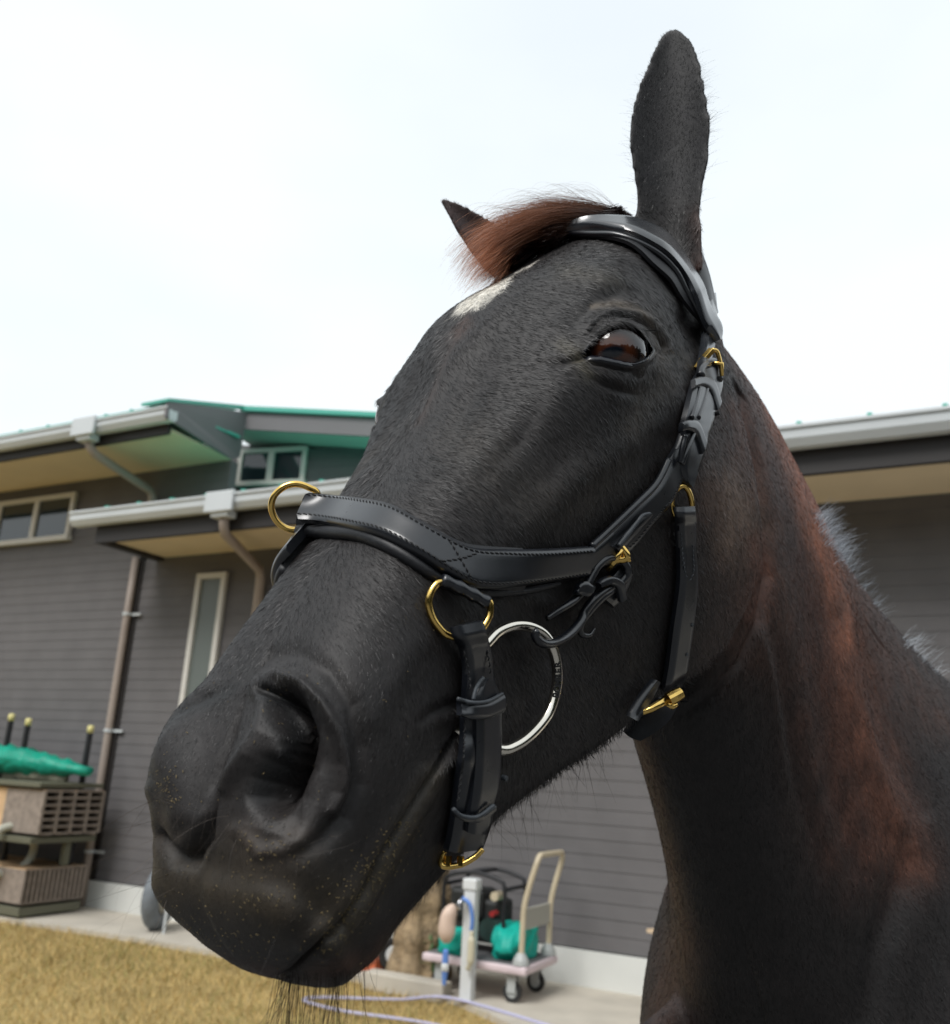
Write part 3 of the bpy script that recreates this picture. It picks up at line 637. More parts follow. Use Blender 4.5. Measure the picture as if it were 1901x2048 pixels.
boards('wall',-5.46,9,.25,3.39); boards('wall',-15,-5.54,.25,4.38); boards('wall',-5.54,-4.45,3.55,4.38)
MB().box(-5.54,-5.46,-.1,.022,.25,3.39,T).build('corner_board',M_FAS,barn)
MB().box(-15,9,-.1,.035,0,.24,T).build('plinth',M_PLINTH,barn)
m=MB(); m.box(-15,-14.9,-8,-.1,0,4.4,T); m.box(8.9,9,-8,-.1,0,3.5,T); m.box(-15,9,-8.1,-8,0,4.0,T); m.build('back_wall',M_SID,barn)
MB().box(-5.2,9.3,.0,.75,3.395,3.42,T).build('soffit',M_SOF,barn)
MB().box(-15,-4.45,.0,.85,4.385,4.41,T).build('soffit',M_SOF,barn)
m=MB(); m.box(-5.3,9.3,.752,.80,3.36,3.60,T); m.box(-5.3,-5.2,0,.75,3.36,3.45,T); m.build('fascia',M_FAS,barn)
MB().box(-15,-4.45,.852,.89,4.35,4.52,T).build('fascia',M_FAS,barn)
def gutter(e0,e1,n0,z0,z1):
    m=MB(); pr=[(n0,z1-.01),(n0,z0+.03),(n0+.02,z0),(n0+.09,z0),(n0+.125,z0+.05),(n0+.13,z1-.02),(n0+.145,z1-.02),(n0+.145,z1),(n0+.115,z1),(n0+.11,z0+.06),(n0+.08,z0+.015),(n0+.025,z0+.015),(n0+.01,z0+.03),(n0+.01,z1-.01)]
    k=len(pr); v=[T(e,a,b) for e in (e0,e1) for a,b in pr]; m.add(v,[(i,(i+1)%k,k+(i+1)%k,k+i) for i in range(k)]+[tuple(range(k)),tuple(range(2*k-1,k-1,-1))])
    m.box(e0,e0+.01,n0+.01,n0+.11,z0+.02,z1-.02,T); m.box(e1-.01,e1,n0+.01,n0+.11,z0+.02,z1-.02,T)
    return m.build('gutter',M_GUT,barn)
gutter(-5.55,9.4,.803,3.52,3.655); gutter(-15,-4.35,.893,4.44,4.565)
def roof(e0,e1,n0,n1,z0,slope,th=.03,seam=.42):
    m=MB(); 
    def R_(e,n,z): return T(e,n,z0+(n0-n)*slope+z)
    m.box(e0,e1,n1,n0,0,.018,R_); e=e0+.1
    while e<e1: m.box(e,e+.03,n1,n0-.002,.018,.036,R_); e+=seam
    return m.build('roof',M_ROOF,barn)
roof(-5.2,9.4,.92,-8,3.648,.10); roof(-15,-5.0,1.0,-8,4.58,.06); roof(-4.99,-4.42,1.0,-.05,4.58,.06)
def hopper(e,n0,z):
    m=MB(); m.box(e-.16,e+.16,n0+.13,n0+.17,z-.17,z+.02,T); m.box(e-.10,e+.10,n0+.02,n0+.14,z-.21,z-.14,T); m.build('gutter_outlet',M_GUT,barn,bevel=.01)
hopper(-3.62,.80,3.655); hopper(-5.45,.89,4.575)
def pipe(name,pts,r=.045): return MB().tube([T(*p) for p in pts],r,14).build(name,M_PIPE,barn,smooth=True)
o=pipe('downpipe',catmull([(-5.54,.06,3.40),(-5.54,.06,1.7),(-5.54,.06,.02)],6),.038)
for z in (2.8,1.63,.5): m=MB(); m.tube([T(-5.54,.06,z-.015),T(-5.54,.06,z+.015)],.047,14); m.box(-5.50,-5.38,.02,.04,z-.012,z+.012,T); m.build('pipe_bracket',M_GUT,o)
pipe('downpipe',[(-5.45,.93,4.42),(-5.45,.93,4.33),(-5.42,.88,4.26),(-5.43,.12,4.12),(-5.43,.07,4.06),(-5.43,.07,3.80)])
pipe('downpipe',[(-3.62,.86,3.50),(-3.62,.86,3.40),(-3.65,.80,3.33),(-3.80,.12,3.16),(-3.82,.07,3.08),(-3.82,.07,.05)])
def window(e0,e1,z0,z1,mull,pm=None,n0=.02,T_=T,fw=.055):
    fr=MB(); d0,d1=n0,n0+.045
    fr.box(e0,e1,d0,d1,z1-fw,z1,T_); fr.box(e0-.02,e1+.02,d0,d1+.02,z0-.01,z0+fw-.01,T_); fr.box(e0,e0+fw,d0,d1,z0+fw-.01,z1-fw,T_); fr.box(e1-fw,e1,d0,d1,z0+fw-.01,z1-fw,T_)
    for x in mull: fr.box(x-.035,x+.035,d0+.002,d1-.002,z0+fw-.01,z1-fw,T_)
    w_=fr.build('window',M_FRAME,barn); MB().box(e0+fw,e1-fw,n0+.002,n0+.018,z0+fw-.01,z1-fw,T_).build('pane',pm or M_PANE,w_)
window(-8.65,-6.67,3.69,4.24,[-7.96,-7.30]); window(-4.65,-4.27,1.2,3.18,[],M_FROST)
# raised clerestory with its own roof edge
CD=np.array([.960,-.28,0]); CNn=np.array([-.28,-.96,0]); CO=np.array([-2.62,9.46,0])
def TC(a,b,z): q=CO+CD*a+CNn*b; return (q[0],q[1],z)
m=MB(); zz=3.9
boards('wall',-.6,2.3,3.75,4.70,0,TC)
m.box(-.6,2.3,-2.2,-.102,3.75,4.69,TC); m.build('clerestory_wall',M_SID,barn)
window(.0,.82,4.29,4.71,[.40],None,.02,TC,.05)
def prism(pts,off,mt,name):
    m=MB(); k=len(pts); pts=[np.array(p) for p in pts]; v=pts+[p+np.array(off) for p in pts]
    m.add(v,[tuple(range(k)),tuple(range(2*k-1,k-1,-1))]+[(i,k+i,k+(i+1)%k,(i+1)%k) for i in range(k)]); return m.build(name,mt,barn)
bk=-CNn*.03
prism([TC(-.6,-.12,4.60),TC(2.3,-.12,4.52),TC(2.3,-.12,4.572),TC(-.6,-.12,4.89)],-CNn*.1,M_SID,'clerestory_wall')
prism([TC(.274,.45,4.782),TC(2.4,.45,4.548),TC(2.4,.45,4.754),TC(.274,.45,4.975)],bk,M_GREY,'barge_board')
m=MB(); P_=[T(-4.347,1.03,4.60),T(-4.347,1.03,4.45),T(-4.44,0,4.385),TC(.262,.45,4.47),TC(.2738,.45,4.782),TC(.2738,.45,4.975)]; Q_=[np.array(p)-BE*.03 for p in P_]
m.add(P_+Q_,[(0,1,2),(0,2,3),(0,3,4),(0,4,5),(6,8,7),(6,9,8),(6,10,9),(6,11,10)]+[(i,6+i,6+(i+1)%6,(i+1)%6) for i in range(6)]); m.build('gable_end',M_GREY,barn)
prism([TC(.0,.418,4.832),TC(2.4,.418,4.566),TC(2.4,-.2,4.566),TC(.0,-.2,4.832)],(0,0,.02),M_SOFG,'soffit')
prism([TC(.20,.49,4.99),TC(2.42,.49,4.752),TC(2.42,.49,4.80),TC(.20,.49,5.04)],-CNn*2.6,M_ROOF,'roof')
prism([T(-4.33,1.05,4.60),T(-4.33,1.05,4.63),TC(.25,.49,5.04),TC(.25,.49,5.00)],-BE*.35,M_ROOF,'roof')

# ---- stack of profiles in a steel rack by the downpipe
M_BLK=mat('black_painted_steel',(.012,.013,.016),.45); M_TIP=mat('yellow_post_cap',(.75,.68,.30),.6); M_TARP=mat('green_tarpaulin',(.0,.30,.20),.45,noise=(9,.25,5),bump=(14,.8,.02))
M_WOOD=mat('pale_timber',(.62,.42,.24),.8,noise=(12,.18,6)); M_WEND=mat('weathered_profile_ends',(.27,.225,.19),.8,noise=(20,.3,6)); M_DARK=mat('inside_shade',(.006,.006,.006),.9); M_GRN=mat('dull_green_steel',(.13,.13,.09),.6)
rack=empty('storage_rack',T(-6,.55,0),'steel rack with three black yellow-tipped posts against the stable wall','rack')
for e,n_,zt in ((-6.30,.60,1.74),(-6.04,.60,1.70),(-5.40,.40,1.66)):
    p=MB().tube([T(e,n_,.03),T(e,n_,zt-.07)],.028,14).build('post',M_BLK,rack,smooth=False); MB().tube([T(e,n_,zt-.07),T(e,n_,zt-.01),T(e,n_,zt)],[.03,.03,.018],14).build('post_cap',M_TIP,p,smooth=True)
m=MB(); m.box(-9,-5.27,.25,.95,.62,.67,T); m.box(-9,-5.27,.25,.95,1.09,1.13,T); m.box(-9,-5.30,.28,.92,.03,.10,T); m.build('shelf_frame',M_GRN,rack,bevel=.004)
MB().box(-5.36,-5.31,.48,.54,.42,.62,T).build('upright',M_GRN,rack)
def profiles(name,label,e0,e1,n0,n1,z0,z1,ny,nz_,t):
    r=empty(name,T((e0+e1)/2,(n0+n1)/2,z0),label,'timber bundle')
    m=MB(); 
    m.box(e0,e1-.004,n1-.006,n1,z0,z1,T); m.box(e0,e1-.004,n0,n1-.006,z1-.005,z1,T); m.build('side_boards',M_WOOD,r)
    m=MB(); dn=(n1-.006-n0)/ny; dz=(z1-.006-z0)/nz_
    for i in range(ny+1): m.box(e1-.5,e1+.002,n0+i*dn-t/2,n0+i*dn+t/2,z0,z1-.006,T)
    for j in range(nz_+1):
        for i in range(ny): m.box(e1-.5,e1,n0+i*dn+t/2+.0005,n0+(i+1)*dn-t/2-.0005,z0+j*dz-t/3,z0+j*dz+t/3,T)
    m.build('profile_ends',M_WEND,r); MB().box(e1-.52,e1-.5,n0,n1-.01,z0,z1-.01,T).build('shade_backing',M_DARK,r)  # black sheet put in for the shade inside the hollow profiles
    return r
profiles('profile_bundle','bundle of hollow tan profiles with a grid of open square ends',-8.5,-5.25,.25,.90,.70,1.07,4,6,.028)
profiles('plank_bundle','lower bundle of grey slats on edge near the pavement',-8.5,-5.3,.28,.92,.13,.41,13,1,.018)
def tarp(name,label,path,rad,seed,flat=.6):
    r=np.random.default_rng(seed); pts=catmull([T(*p) for p in path],26); m=MB(); m.tube(pts,np.interp(np.linspace(0,1,26),np.linspace(0,1,len(rad)),rad),28)
    for i,q in enumerate(m.v):
        q=np.array(q); c=pts[min(i//28,25)]; d=q-c; d*=1+.22*math.sin(q[0]*31+seed)*math.cos(q[2]*37)+.12*math.sin(q[1]*60); d[2]*=flat; m.v[i]=tuple(c+d)
    o=m.build(name,M_TARP,None,smooth=True); return tag(o,label,'tarpaulin')
tarp('rolled_tarpaulin','bright green rolled tarpaulin lying on top of the rack',[(-7.6,.6,1.30),(-6.4,.6,1.31),(-5.6,.55,1.27),(-5.2,.5,1.24)],[.10,.17,.16,.05],3,.75)
bkt=MB(); bkt.tube(catmull([T(-6.4,.55,1.15),T(-5.9,.6,1.18),T(-5.5,.5,1.16)],12),.045,12); tag(bkt.build('sack_roll',mat('grey_sacking',(.30,.29,.22),.9,noise=(18,.4,6)),smooth=True),'dirty grey sacking under the green tarpaulin on the rack','sacking')
rg=MB(); rg.tube([T(-5.62+0*k,.98+.26*math.cos(k*math.pi/16)-.1,.54+.20*math.sin(k*math.pi/16)) for k in range(32)],.035,10,closed=True); tag(rg.build('pipe_ring',mat('pale_plastic_pipe',(.5,.5,.42),.5),smooth=True),'pale curved plastic pipe ring leaning against the rack','pipe')
# tyre by the plinth
ty=empty('tyre',T(-4.2,.42,0),'grey rubber tyre standing on the pavement against the wall','tyre')
c=np.array(T(-4.17,.45,.262)); ax=BE*.93+BN*-.36; s1=np.cross(ax,[0,0,1]); s1/=np.linalg.norm(s1)
MB().tube([c+s1*.19*math.cos(a)+np.array([0,0,1])*.19*math.sin(a) for a in np.linspace(0,2*math.pi,40,endpoint=False)],.07,14,closed=True).build('tread',mat('worn_rubber',(.16,.18,.20),.6,noise=(20,.2,5),bump=(90,.5,.004)),ty,smooth=True)
MB().tube([c-ax*.03,c+ax*.05],[.135,.125],24).build('rim',mat('dull_rim',(.30,.28,.22),.5,noise=(12,.3,5)),ty)
MB().tube([T(-3.98,.55,.01),T(-3.98,.55,.36)],.012,10).build('stake',M_GUT); tag(bpy.data.objects['stake'],'thin grey stake standing on the pavement beside the tyre','stake')
# platform trolley
tr=empty('platform_trolley',T(-.97,.58,.01),'platform trolley with beige tubular push handle and pink-edged deck','trolley')
M_BEI=mat('beige_tube',(.56,.48,.34),.45,noise=(10,.1,4)); M_PINK=mat('faded_pink_bumper',(.64,.53,.55),.6,noise=(9,.12,5)); M_CAST=mat('grey_castor',(.42,.44,.43),.45); M_RUB=mat('black_rubber',(.02,.02,.02),.7)
MB().box(-1.36,-.60,.30,.86,.185,.235,T).build('deck',M_PINK,tr,bevel=.015); MB().box(-1.33,-.63,.33,.83,.2352,.240,T).build('deck_mat',mat('grey_deck_mat',(.14,.14,.145),.8,noise=(30,.2,4)),tr)
hp=[(-.66,.80,.24),(-.655,.80,.40),(-.65,.80,.57),(-.62,.80,.70),(-.575,.79,.85),(-.565,.76,.90),(-.565,.70,.905),(-.565,.42,.905),(-.565,.37,.90),(-.575,.34,.85),(-.62,.34,.70),(-.65,.34,.57),(-.655,.34,.40),(-.66,.34,.24)]
MB().tube(catmull([T(*p) for p in hp],70),.0185,12).build('handle',M_BEI,tr,smooth=True)
MB().box(-.665,-.645,.358,.782,.44,.57,T).build('handle_panel',mat('pale_grey_panel',(.42,.41,.36),.5),tr,bevel=.004)
for n_ in (.34,.80): MB().tube([T(-.66,n_,.24),T(-.66,n_,.27),T(-.66,n_,.31)],[.055,.05,.025],14).build('handle_socket',M_CAST,tr)
for e,n_ in ((-.72,.40),(-.72,.78),(-1.25,.40),(-1.25,.78)):
    w_=MB().tube([T(e,n_-.014,.072),T(e,n_+.014,.072)],.062,24).build('castor',M_RUB,tr); m=MB(); m.tube([T(e,n_-.016,.072),T(e,n_+.016,.072)],.035,20); m.box(e-.03,e+.03,n_-.03,n_-.022,.07,.185,T); m.box(e-.03,e+.03,n_+.022,n_+.03,.07,.185,T); m.box(e-.035,e+.035,n_-.03,n_+.03,.178,.186,T); m.build('castor_fork',M_CAST,w_)
# engine in a black tubular cage
gn=empty('caged_generator',T(-1.08,.5,.24),'black caged generator standing on the trolley deck behind the white post','generator')
def cage(e0,e1,n0,n1,z0,z1,r=.014):
    m=MB()
    for n_ in (n0,n1): m.tube(catmull([T(e0,n_,z0),T(e0,n_,(z0+z1)/2),T(e0,n_,z1-.05),T(e0+.05,n_,z1),T((e0+e1)/2,n_,z1+.03),T(e1-.05,n_,z1),T(e1,n_,z1-.05),T(e1,n_,(z0+z1)/2),T(e1,n_,z0)],40),r,8)
    for e,z in ((e0,z0+.02),(e1,z0+.02),(e0,z1-.06),(e1,z1-.06),((e0+e1)/2,z1+.03)): m.tube([T(e,n0,z),T(e,n1,z)],r,8)
    return m.build('cage_frame',M_BLK,gn,smooth=True)
cage(-1.30,-.84,.36,.70,.245,.72)
m=MB(); m.box(-1.25,-.9,.40,.62,.30,.58,T); m.box(-1.28,-1.02,.42,.66,.44,.64,T); m.build('engine_block',mat('dark_engine',(.02,.022,.022),.5,noise=(15,.5,6)),gn,bevel=.03)
MB().tube([T(-.95,.56,.40),T(-.95,.68,.40)],.075,24).build('starter_cover',mat('dark_teal_cover',(.03,.06,.055),.5),gn)
MB().tube([T(-.93,.62,.50),T(-.93,.70,.50)],.018,12).build('red_knob',mat('red_knob',(.45,.03,.03),.5),gn); MB().tube([T(-.92,.60,.61),T(-.92,.69,.61)],.03,16).build('filler_cap',M_BEI,gn)
M_TEAL=mat('teal_cloth',(.0,.38,.30),.55,noise=(8,.18,4),bump=(10,.6,.02))
def bag(name,label,c,sz,seed):
    bm_=bmesh.new(); bmesh.ops.create_icosphere(bm_,subdivisions=4,radius=1)
    v=[];
    for q in bm_.verts:
        p=np.array(q.co); k=1+.10*math.sin(p[0]*5+seed)*math.cos(p[2]*4)+.07*math.sin(p[1]*9+p[2]*7+seed)+.04*math.sin(p[0]*17+seed); p=np.sign(p)*np.abs(p)**.8*k
        v.append(T(c[0]+p[0]*sz[0],c[1]+p[1]*sz[1],c[2]+max(p[2],-.85)*sz[2]))
    f=[[w.index for w in fc.verts] for fc in bm_.faces]; bm_.free(); return tag(mesh(name,v,f,M_TEAL,None,True),label,'bag')
bag('teal_bag','crumpled teal cloth bag on the deck by the trolley handle',(-.80,.58,.335),(.125,.22,.115),1.)
bag('teal_bag','smaller teal cloth bag on the deck left of the white post',(-1.17,.76,.31),(.11,.07,.09),2.2)
# standpipe with hose, bottle and cloth
sp=empty('standpipe',T(-.985,.90,0),'white water standpipe in front of the trolley','standpipe')
M_WP=mat('white_plastic',(.66,.68,.68),.4,noise=(8,.06,4))
def TZ(e,n_,z): return T(e,n_,z)
px0=(-.985,.90)
m=MB(); m.box(px0[0]-.042,px0[0]+.042,px0[1]-.035,px0[1]+.035,-.03,.66,T); m.build('post',M_WP,sp,bevel=.008)
m=MB(); m.box(px0[0]-.052,px0[0]+.052,px0[1]-.045,px0[1]+.045,.661,.735,T); m.build('post_cap',M_WP,sp,bevel=.012)
t_=MB().tube(catmull([T(px0[0]-.01,px0[1]+.04,.60),T(px0[0]-.03,px0[1]+.10,.60),T(px0[0]-.035,px0[1]+.11,.55)],10),.014,10).build('tap',mat('chrome_tap',(.6,.6,.62),.2,metal=1),sp,smooth=True)
hs=MB().tube(catmull([T(px0[0]-.02,px0[1]+.09,.62),T(px0[0]+.035,px0[1]+.09,.585),T(px0[0]+.055,px0[1]+.085,.50),T(px0[0]+.05,px0[1]+.08,.43)],24),.013,10).build('blue_hose',mat('blue_hose',(.12,.25,.62),.4),None,smooth=True); tag(hs,'short blue hose curling off the standpipe tap','hose')
bt=MB().tube(catmull([T(px0[0]+.052,px0[1]+.08,.43),T(px0[0]+.055,px0[1]+.08,.36),T(px0[0]+.05,px0[1]+.075,.25),T(px0[0]+.03,px0[1]+.07,.20)],20),[.014]*4+[.024]*12+[.015]*4,12).build('spray_gun',mat('cream_plastic',(.60,.56,.42),.4),None,smooth=True); tag(bt,'cream spray handle hanging at the end of the blue hose','spray gun')
cl=MB().tube(catmull([T(px0[0]-.10,px0[1]+.06,.57),T(px0[0]-.13,px0[1]+.07,.48),T(px0[0]-.135,px0[1]+.07,.38),T(px0[0]-.13,px0[1]+.07,.335)],16),[.012,.03,.04,.046,.05,.052,.053,.054,.055,.056,.056,.055,.052,.045,.035,.02],14).build('peach_bag',mat('peach_plastic',(.68,.52,.42),.5,noise=(12,.12,4)),None,smooth=True); tag(cl,'peach plastic bag hanging from the standpipe tap','bag')
bo=empty('small_bottle',T(px0[0]-.13,px0[1]+.08,.16),'small white and blue bottle hanging under the peach bag','bottle')
MB().tube([T(px0[0]-.128,px0[1]+.08,z) for z in (.17,.175,.21,.22)],[.02,.026,.026,.018],14).build('bottle_body',M_WP,bo,smooth=True); MB().tube([T(px0[0]-.128,px0[1]+.08,z) for z in (.22,.29,.30)],[.022,.02,.01],14).build('blue_cap',bpy.data.materials['blue_hose'],bo); MB().tube([T(px0[0]-.128,px0[1]+.08,z) for z in (.09,.17)],[.012,.02],12).build('blue_nozzle',bpy.data.materials['blue_hose'],bo)
# rotten stump
m=MB(); pts=[np.array(T(-1.60+.03*math.sin(z*4),.50,z)) for z in np.linspace(-.01,.70,26)]; m.tube(pts,[.21-.05*t+.012*math.sin(t*19) for t in np.linspace(0,1,26)],48)
for i,q in enumerate(m.v):
    c=pts[min(i//48,25)]; a=2*math.pi*(i%48)/48; d=np.array(q)-c; m.v[i]=tuple(c+d*(1+.10*math.sin(a*7)+.07*math.sin(a*13+i//48*.3)+.05*math.sin(a*3+1)))+()
tag(m.build('tree_stump',mat('rotten_wood',(.30,.22,.13),.9,noise=(14,.45,8),bump=(30,1,.02)),smooth=True),'rough pale brown tree stump standing left of the trolley','stump')
lf=MB()
for k in range(60):
    a=rng.uniform(0,6.28); c=np.array(T(-1.38+.07*math.cos(a)*rng.random(),.62+.07*math.sin(a),.05+.28*rng.random())); d=rng.normal(size=3); d/=np.linalg.norm(d); e_=np.cross(d,[0,0,1.]); lf.tube([T(-1.38,.62,0),(np.array(T(-1.38,.62,.1))+c)/2,c],.002,4); lf.add([c,c+e_*.012+d*.02,c+d*.05,c-e_*.012+d*.02],[(0,1,2,3)])
tag(lf.build('weed',mat('weed_leaf',(.06,.13,.04),.7)),'small leafy green weed growing between stump and trolley','weed')
wc=empty('cart_wheel',T(-1.78,.5,0),'small white-hubbed wheel resting left of the tree stump','wheel')
c=np.array(T(-1.79,.5,.12)); ax=BN*.8+BE*.6; ax/=np.linalg.norm(ax); s1=np.cross(ax,[0,0,1]); s1/=np.linalg.norm(s1)
MB().tube([c+s1*.09*math.cos(a)+np.array([0,0,1])*.09*math.sin(a) for a in np.linspace(0,2*math.pi,30,endpoint=False)],.026,10,closed=True).build('tyre_ring',M_RUB,wc,smooth=True); MB().tube([c-ax*.02,c+ax*.03],[.075,.06],20).build('hub',M_WP,wc)
tag(MB().box(-2.05,-1.87,.45,.62,.0,.09,T).build('orange_crate',mat('orange_plastic',(.55,.14,.06),.5),bevel=.015),'small orange plastic box beside the white-hubbed wheel','box')
tag(MB().box(-1.75,-1.13,.83,.96,-.03,.085,T).build('kerb_block',M_CONC,bevel=.01),'pale concrete kerb block below the stump at the grass edge','kerb block')
# shelf and tie ring on the wall
sh=empty('wall_shelf',T(.4,.2,.5),'small pale timber wall shelf half hidden by the horse','shelf'); 
m=MB(); m.add([T(.07,.47,.475),T(.07,.47,.50),T(1.0,.60,.50),T(1.0,.60,.475),T(.40,.02,.475),T(.40,.02,.50),T(1.0,.02,.50),T(1.0,.02,.475)],[(0,3,2,1),(1,2,6,5),(0,4,7,3),(0,1,5,4),(4,5,6,7),(3,7,6,2)]); m.build('shelf_board',mat('shelf_timber',(.58,.44,.30),.75,noise=(10,.12,5)),sh)
MB().tube([T(.22,.36,.47),T(.45,.03,.30)],.010,8).build('bracket',M_GUT,sh)
tg=empty('tie_ring',T(.02,.12,.1),'grey metal tie ring fixed to the white plinth','ring'); c=np.array(T(.02,.16,.09))
MB().tube([c+BE*.045*math.cos(a)+(BN*.6+np.array([0,0,.8]))*.03*math.sin(a) for a in np.linspace(0,2*math.pi,24,endpoint=False)],.010,10,closed=True).build('ring_loop',mat('galvanised',(.38,.42,.44),.4,metal=.6),tg,smooth=True); MB().tube([T(.06,.036,.09),T(.06,.16,.09)],.009,8).build('ring_stem',M_GUT,tg)
# hose lying on the grass
hp=[T(-.2,1.2,.015),T(-1.05,.98,.02),T(-1.35,1.15,.0),T(-1.75,1.42,.0),T(-1.78,1.55,.0),T(-1.45,1.60,0),T(-.9,1.52,.0),T(-.3,1.62,.0)]
tag(MB().tube(catmull(hp,90),.010,8).build('garden_hose',mat('lavender_hose',(.45,.44,.60),.5),smooth=True),'lavender garden hose looped on the dry grass','garden hose')
# dry grass
def grass():
    n=70000; y=4.2+rng.random(n)**.8*5; x=rng.uniform(-5,2.2,n); P_=np.stack([x,y,np.full(n,-.03)],1); loc=np.stack([(P_-BO)@BE,(P_-BO)@BN],1); lim=np.interp(loc[:,0],[a for a,b in edge],[b for a,b in edge]); k=loc[:,1]>lim+.02; P_=P_[k]; n=len(P_)
    a=rng.uniform(0,6.28,n); h=rng.uniform(.02,.075,n); lean=rng.normal(0,.6,(n,2))*h[:,None]; w_=.003; d=np.stack([np.cos(a)*w_,np.sin(a)*w_,np.zeros(n)],1); tip=P_+np.c_[lean,h]; vs=np.stack([P_-d,P_+d,tip],1).reshape(-1,3)
    gm=bpy.data.meshes.new('grass'); gm.from_pydata(vs.tolist(),[],np.arange(n*3).reshape(-1,3).tolist()); col=np.array([.58,.42,.17])*rng.uniform(.5,1.25,(n,1)); gr=rng.random(n)<.12+.25*np.clip(np.sin(P_[:,0]*2.1)*np.cos(P_[:,1]*1.7),0,1); col[gr]=np.array([.27,.26,.08])*rng.uniform(.7,1.2,(gr.sum(),1))
    c_=gm.color_attributes.new('tint','FLOAT_COLOR','POINT'); c_.data.foreach_set('color',np.c_[np.repeat(col,3,0),np.ones(n*3)].astype(np.float32).ravel())
    m_=mat('grass_blades',(.3,.2,.07),.8); at_=m_.node_tree.nodes.new('ShaderNodeVertexColor'); at_.layer_name='tint'; m_.node_tree.links.new(at_.outputs[0],m_.node_tree.nodes['Principled BSDF'].inputs['Base Color']); gm.materials.append(m_)
    o=bpy.data.objects.new('grass',gm); link(o); tag(o,kind='stuff')
grass()
# unseen trees mirrored in the eye, set near and tall to darken the coat
def wood():
    vs=[];fs=[];n0=0
    for k in range(120):
        a=R(78+k*204/120+rng.uniform(-1,1)); r_=rng.uniform(13,17); c=np.array([r_*math.sin(a),r_*math.cos(a),0]); h=rng.uniform(4.5,7.5); n=380
        d=rng.normal(size=(n,3)); d/=np.linalg.norm(d,axis=1)[:,None]; d*=rng.random((n,1))**.35; p=c+np.c_[d[:,:2]*(1.35*(1-.45*np.clip(d[:,2:],0,1))),h*.54+d[:,2]*h*.46]+rng.normal(0,.15,(n,3))
        u=rng.normal(size=(n,3)); u/=np.linalg.norm(u,axis=1)[:,None]; w_=np.cross(u,rng.normal(size=(n,3))); w_/=np.linalg.norm(w_,axis=1)[:,None]; s_=rng.uniform(.12,.34,(n,1)); vs.append(np.stack([p-u*s_-w_*s_*.6,p+u*s_-w_*s_*.4,p+u*s_*.7+w_*s_,p-u*s_*.8+w_*s_*.7],1).reshape(-1,3)); n0+=n
    o=mesh('unseen_wood',np.concatenate(vs),np.arange(n0*4).reshape(-1,4),mat('unseen_wood_leaves',(.03,.036,.018),.9,noise=(.9,.5,6))); tag(o,kind='stuff')
wood()
# ------------------------------------------------------------------ bridle
M_LEA=mat('black_leather',(.006,.0075,.011),.30,spec=.6,noise=(60,.25,5),bump=(700,.08,.0003),coat=.35)
M_LEA.node_tree.nodes['Principled BSDF'].inputs['Coat Roughness'].default_value=.30
M_PAD=mat('black_padding',(.006,.0065,.009),.5,noise=(60,.2,5),bump=(260,.3,.0008)); M_EDGE=mat('worn_leather_edge',(.045,.052,.060),.5,noise=(150,.4,4),bump=(500,.3,.0006))
M_THR=mat('black_thread',(.004,.004,.005),.7); M_BRASS=mat('brass',(.83,.56,.17),.17,metal=1,noise=(160,.18,4),bump=(120,.05,.0004)); M_STEEL=mat('polished_steel',(.80,.75,.66),.13,metal=1,noise=(90,.08,4))
bridle=empty('bridle',tuple(h2w(30,0,0)),'black leather bridle with stitched noseband and brass rings worn by the horse','bridle')
_hit=hit; MAXD=1.2
def beyond(P):
    """rows of a near-side strap whose mirror image continues it on the far side of the midline"""
    l=(P-HO)@HL; l=l.mean(1) if l.ndim==2 else l
    return np.where(l>-l[0]-.0005)[0][0] if l[0]<0 else 0
def mirrored(o,par):
    me_=o.data.copy(); v=np.zeros(len(me_.vertices)*3); me_.vertices.foreach_get('co',v); v=v.reshape(-1,3); v-=2*np.outer((v-HO)@HL,HL); me_.vertices.foreach_set('co',v.ravel()); me_.flip_normals(); me_.update()
    c=o.copy(); c.data=me_; scene.collection.objects.link(c); c.parent=par; c.matrix_parent_inverse=parent_world(par).inverted(); return c
def dist_grid(PX,sm=6):
    """ray distances to the horse for a grid of photo pixels, filled and smoothed along the strap"""
    n,m,_=PX.shape; D=np.full((n,m),np.nan); NR=np.zeros((n,m,3))
    for i in range(n):
        for j in range(m):
            h=_hit(*PX[i,j])
            if h is not None and np.linalg.norm(h[0]-CAM)<MAXD: D[i,j]=np.linalg.norm(h[0]-CAM); NR[i,j]=h[1]
    for i in range(n):
        g=~np.isnan(D[i])
        if g.any(): 
            D[i,~g]=np.interp(np.where(~g)[0],np.where(g)[0],D[i,g]); NR[i,~g]=NR[i,g].mean(0)
    g=~np.isnan(D[:,0])
    for j in range(m):
        D[~g,j]=np.interp(np.where(~g)[0],np.where(g)[0],D[g,j])
        for c in range(3): NR[~g,j,c]=np.interp(np.where(~g)[0],np.where(g)[0],NR[g,j,c])
    def s1(X):
        for _ in range(sm):
            Y=X.copy(); Y[1:-1]=(X[:-2]+2*X[1:-1]+X[2:])/4; Y[0]=X[0]; X=Y
            if m>2: Y=X.copy(); Y[:,1:-1]=(X[:,:-2]+2*X[:,1:-1]+X[:,2:])/4; X=Y
        return X
    # a strap bridges hollows: keep the nearer distance
    D2=s1(D); D2=np.minimum(D2,D+.001) if sm<60 else D2
    NR=s1(NR); NR/=np.linalg.norm(NR,axis=2)[...,None]+1e-9
    return s1(D2),NR
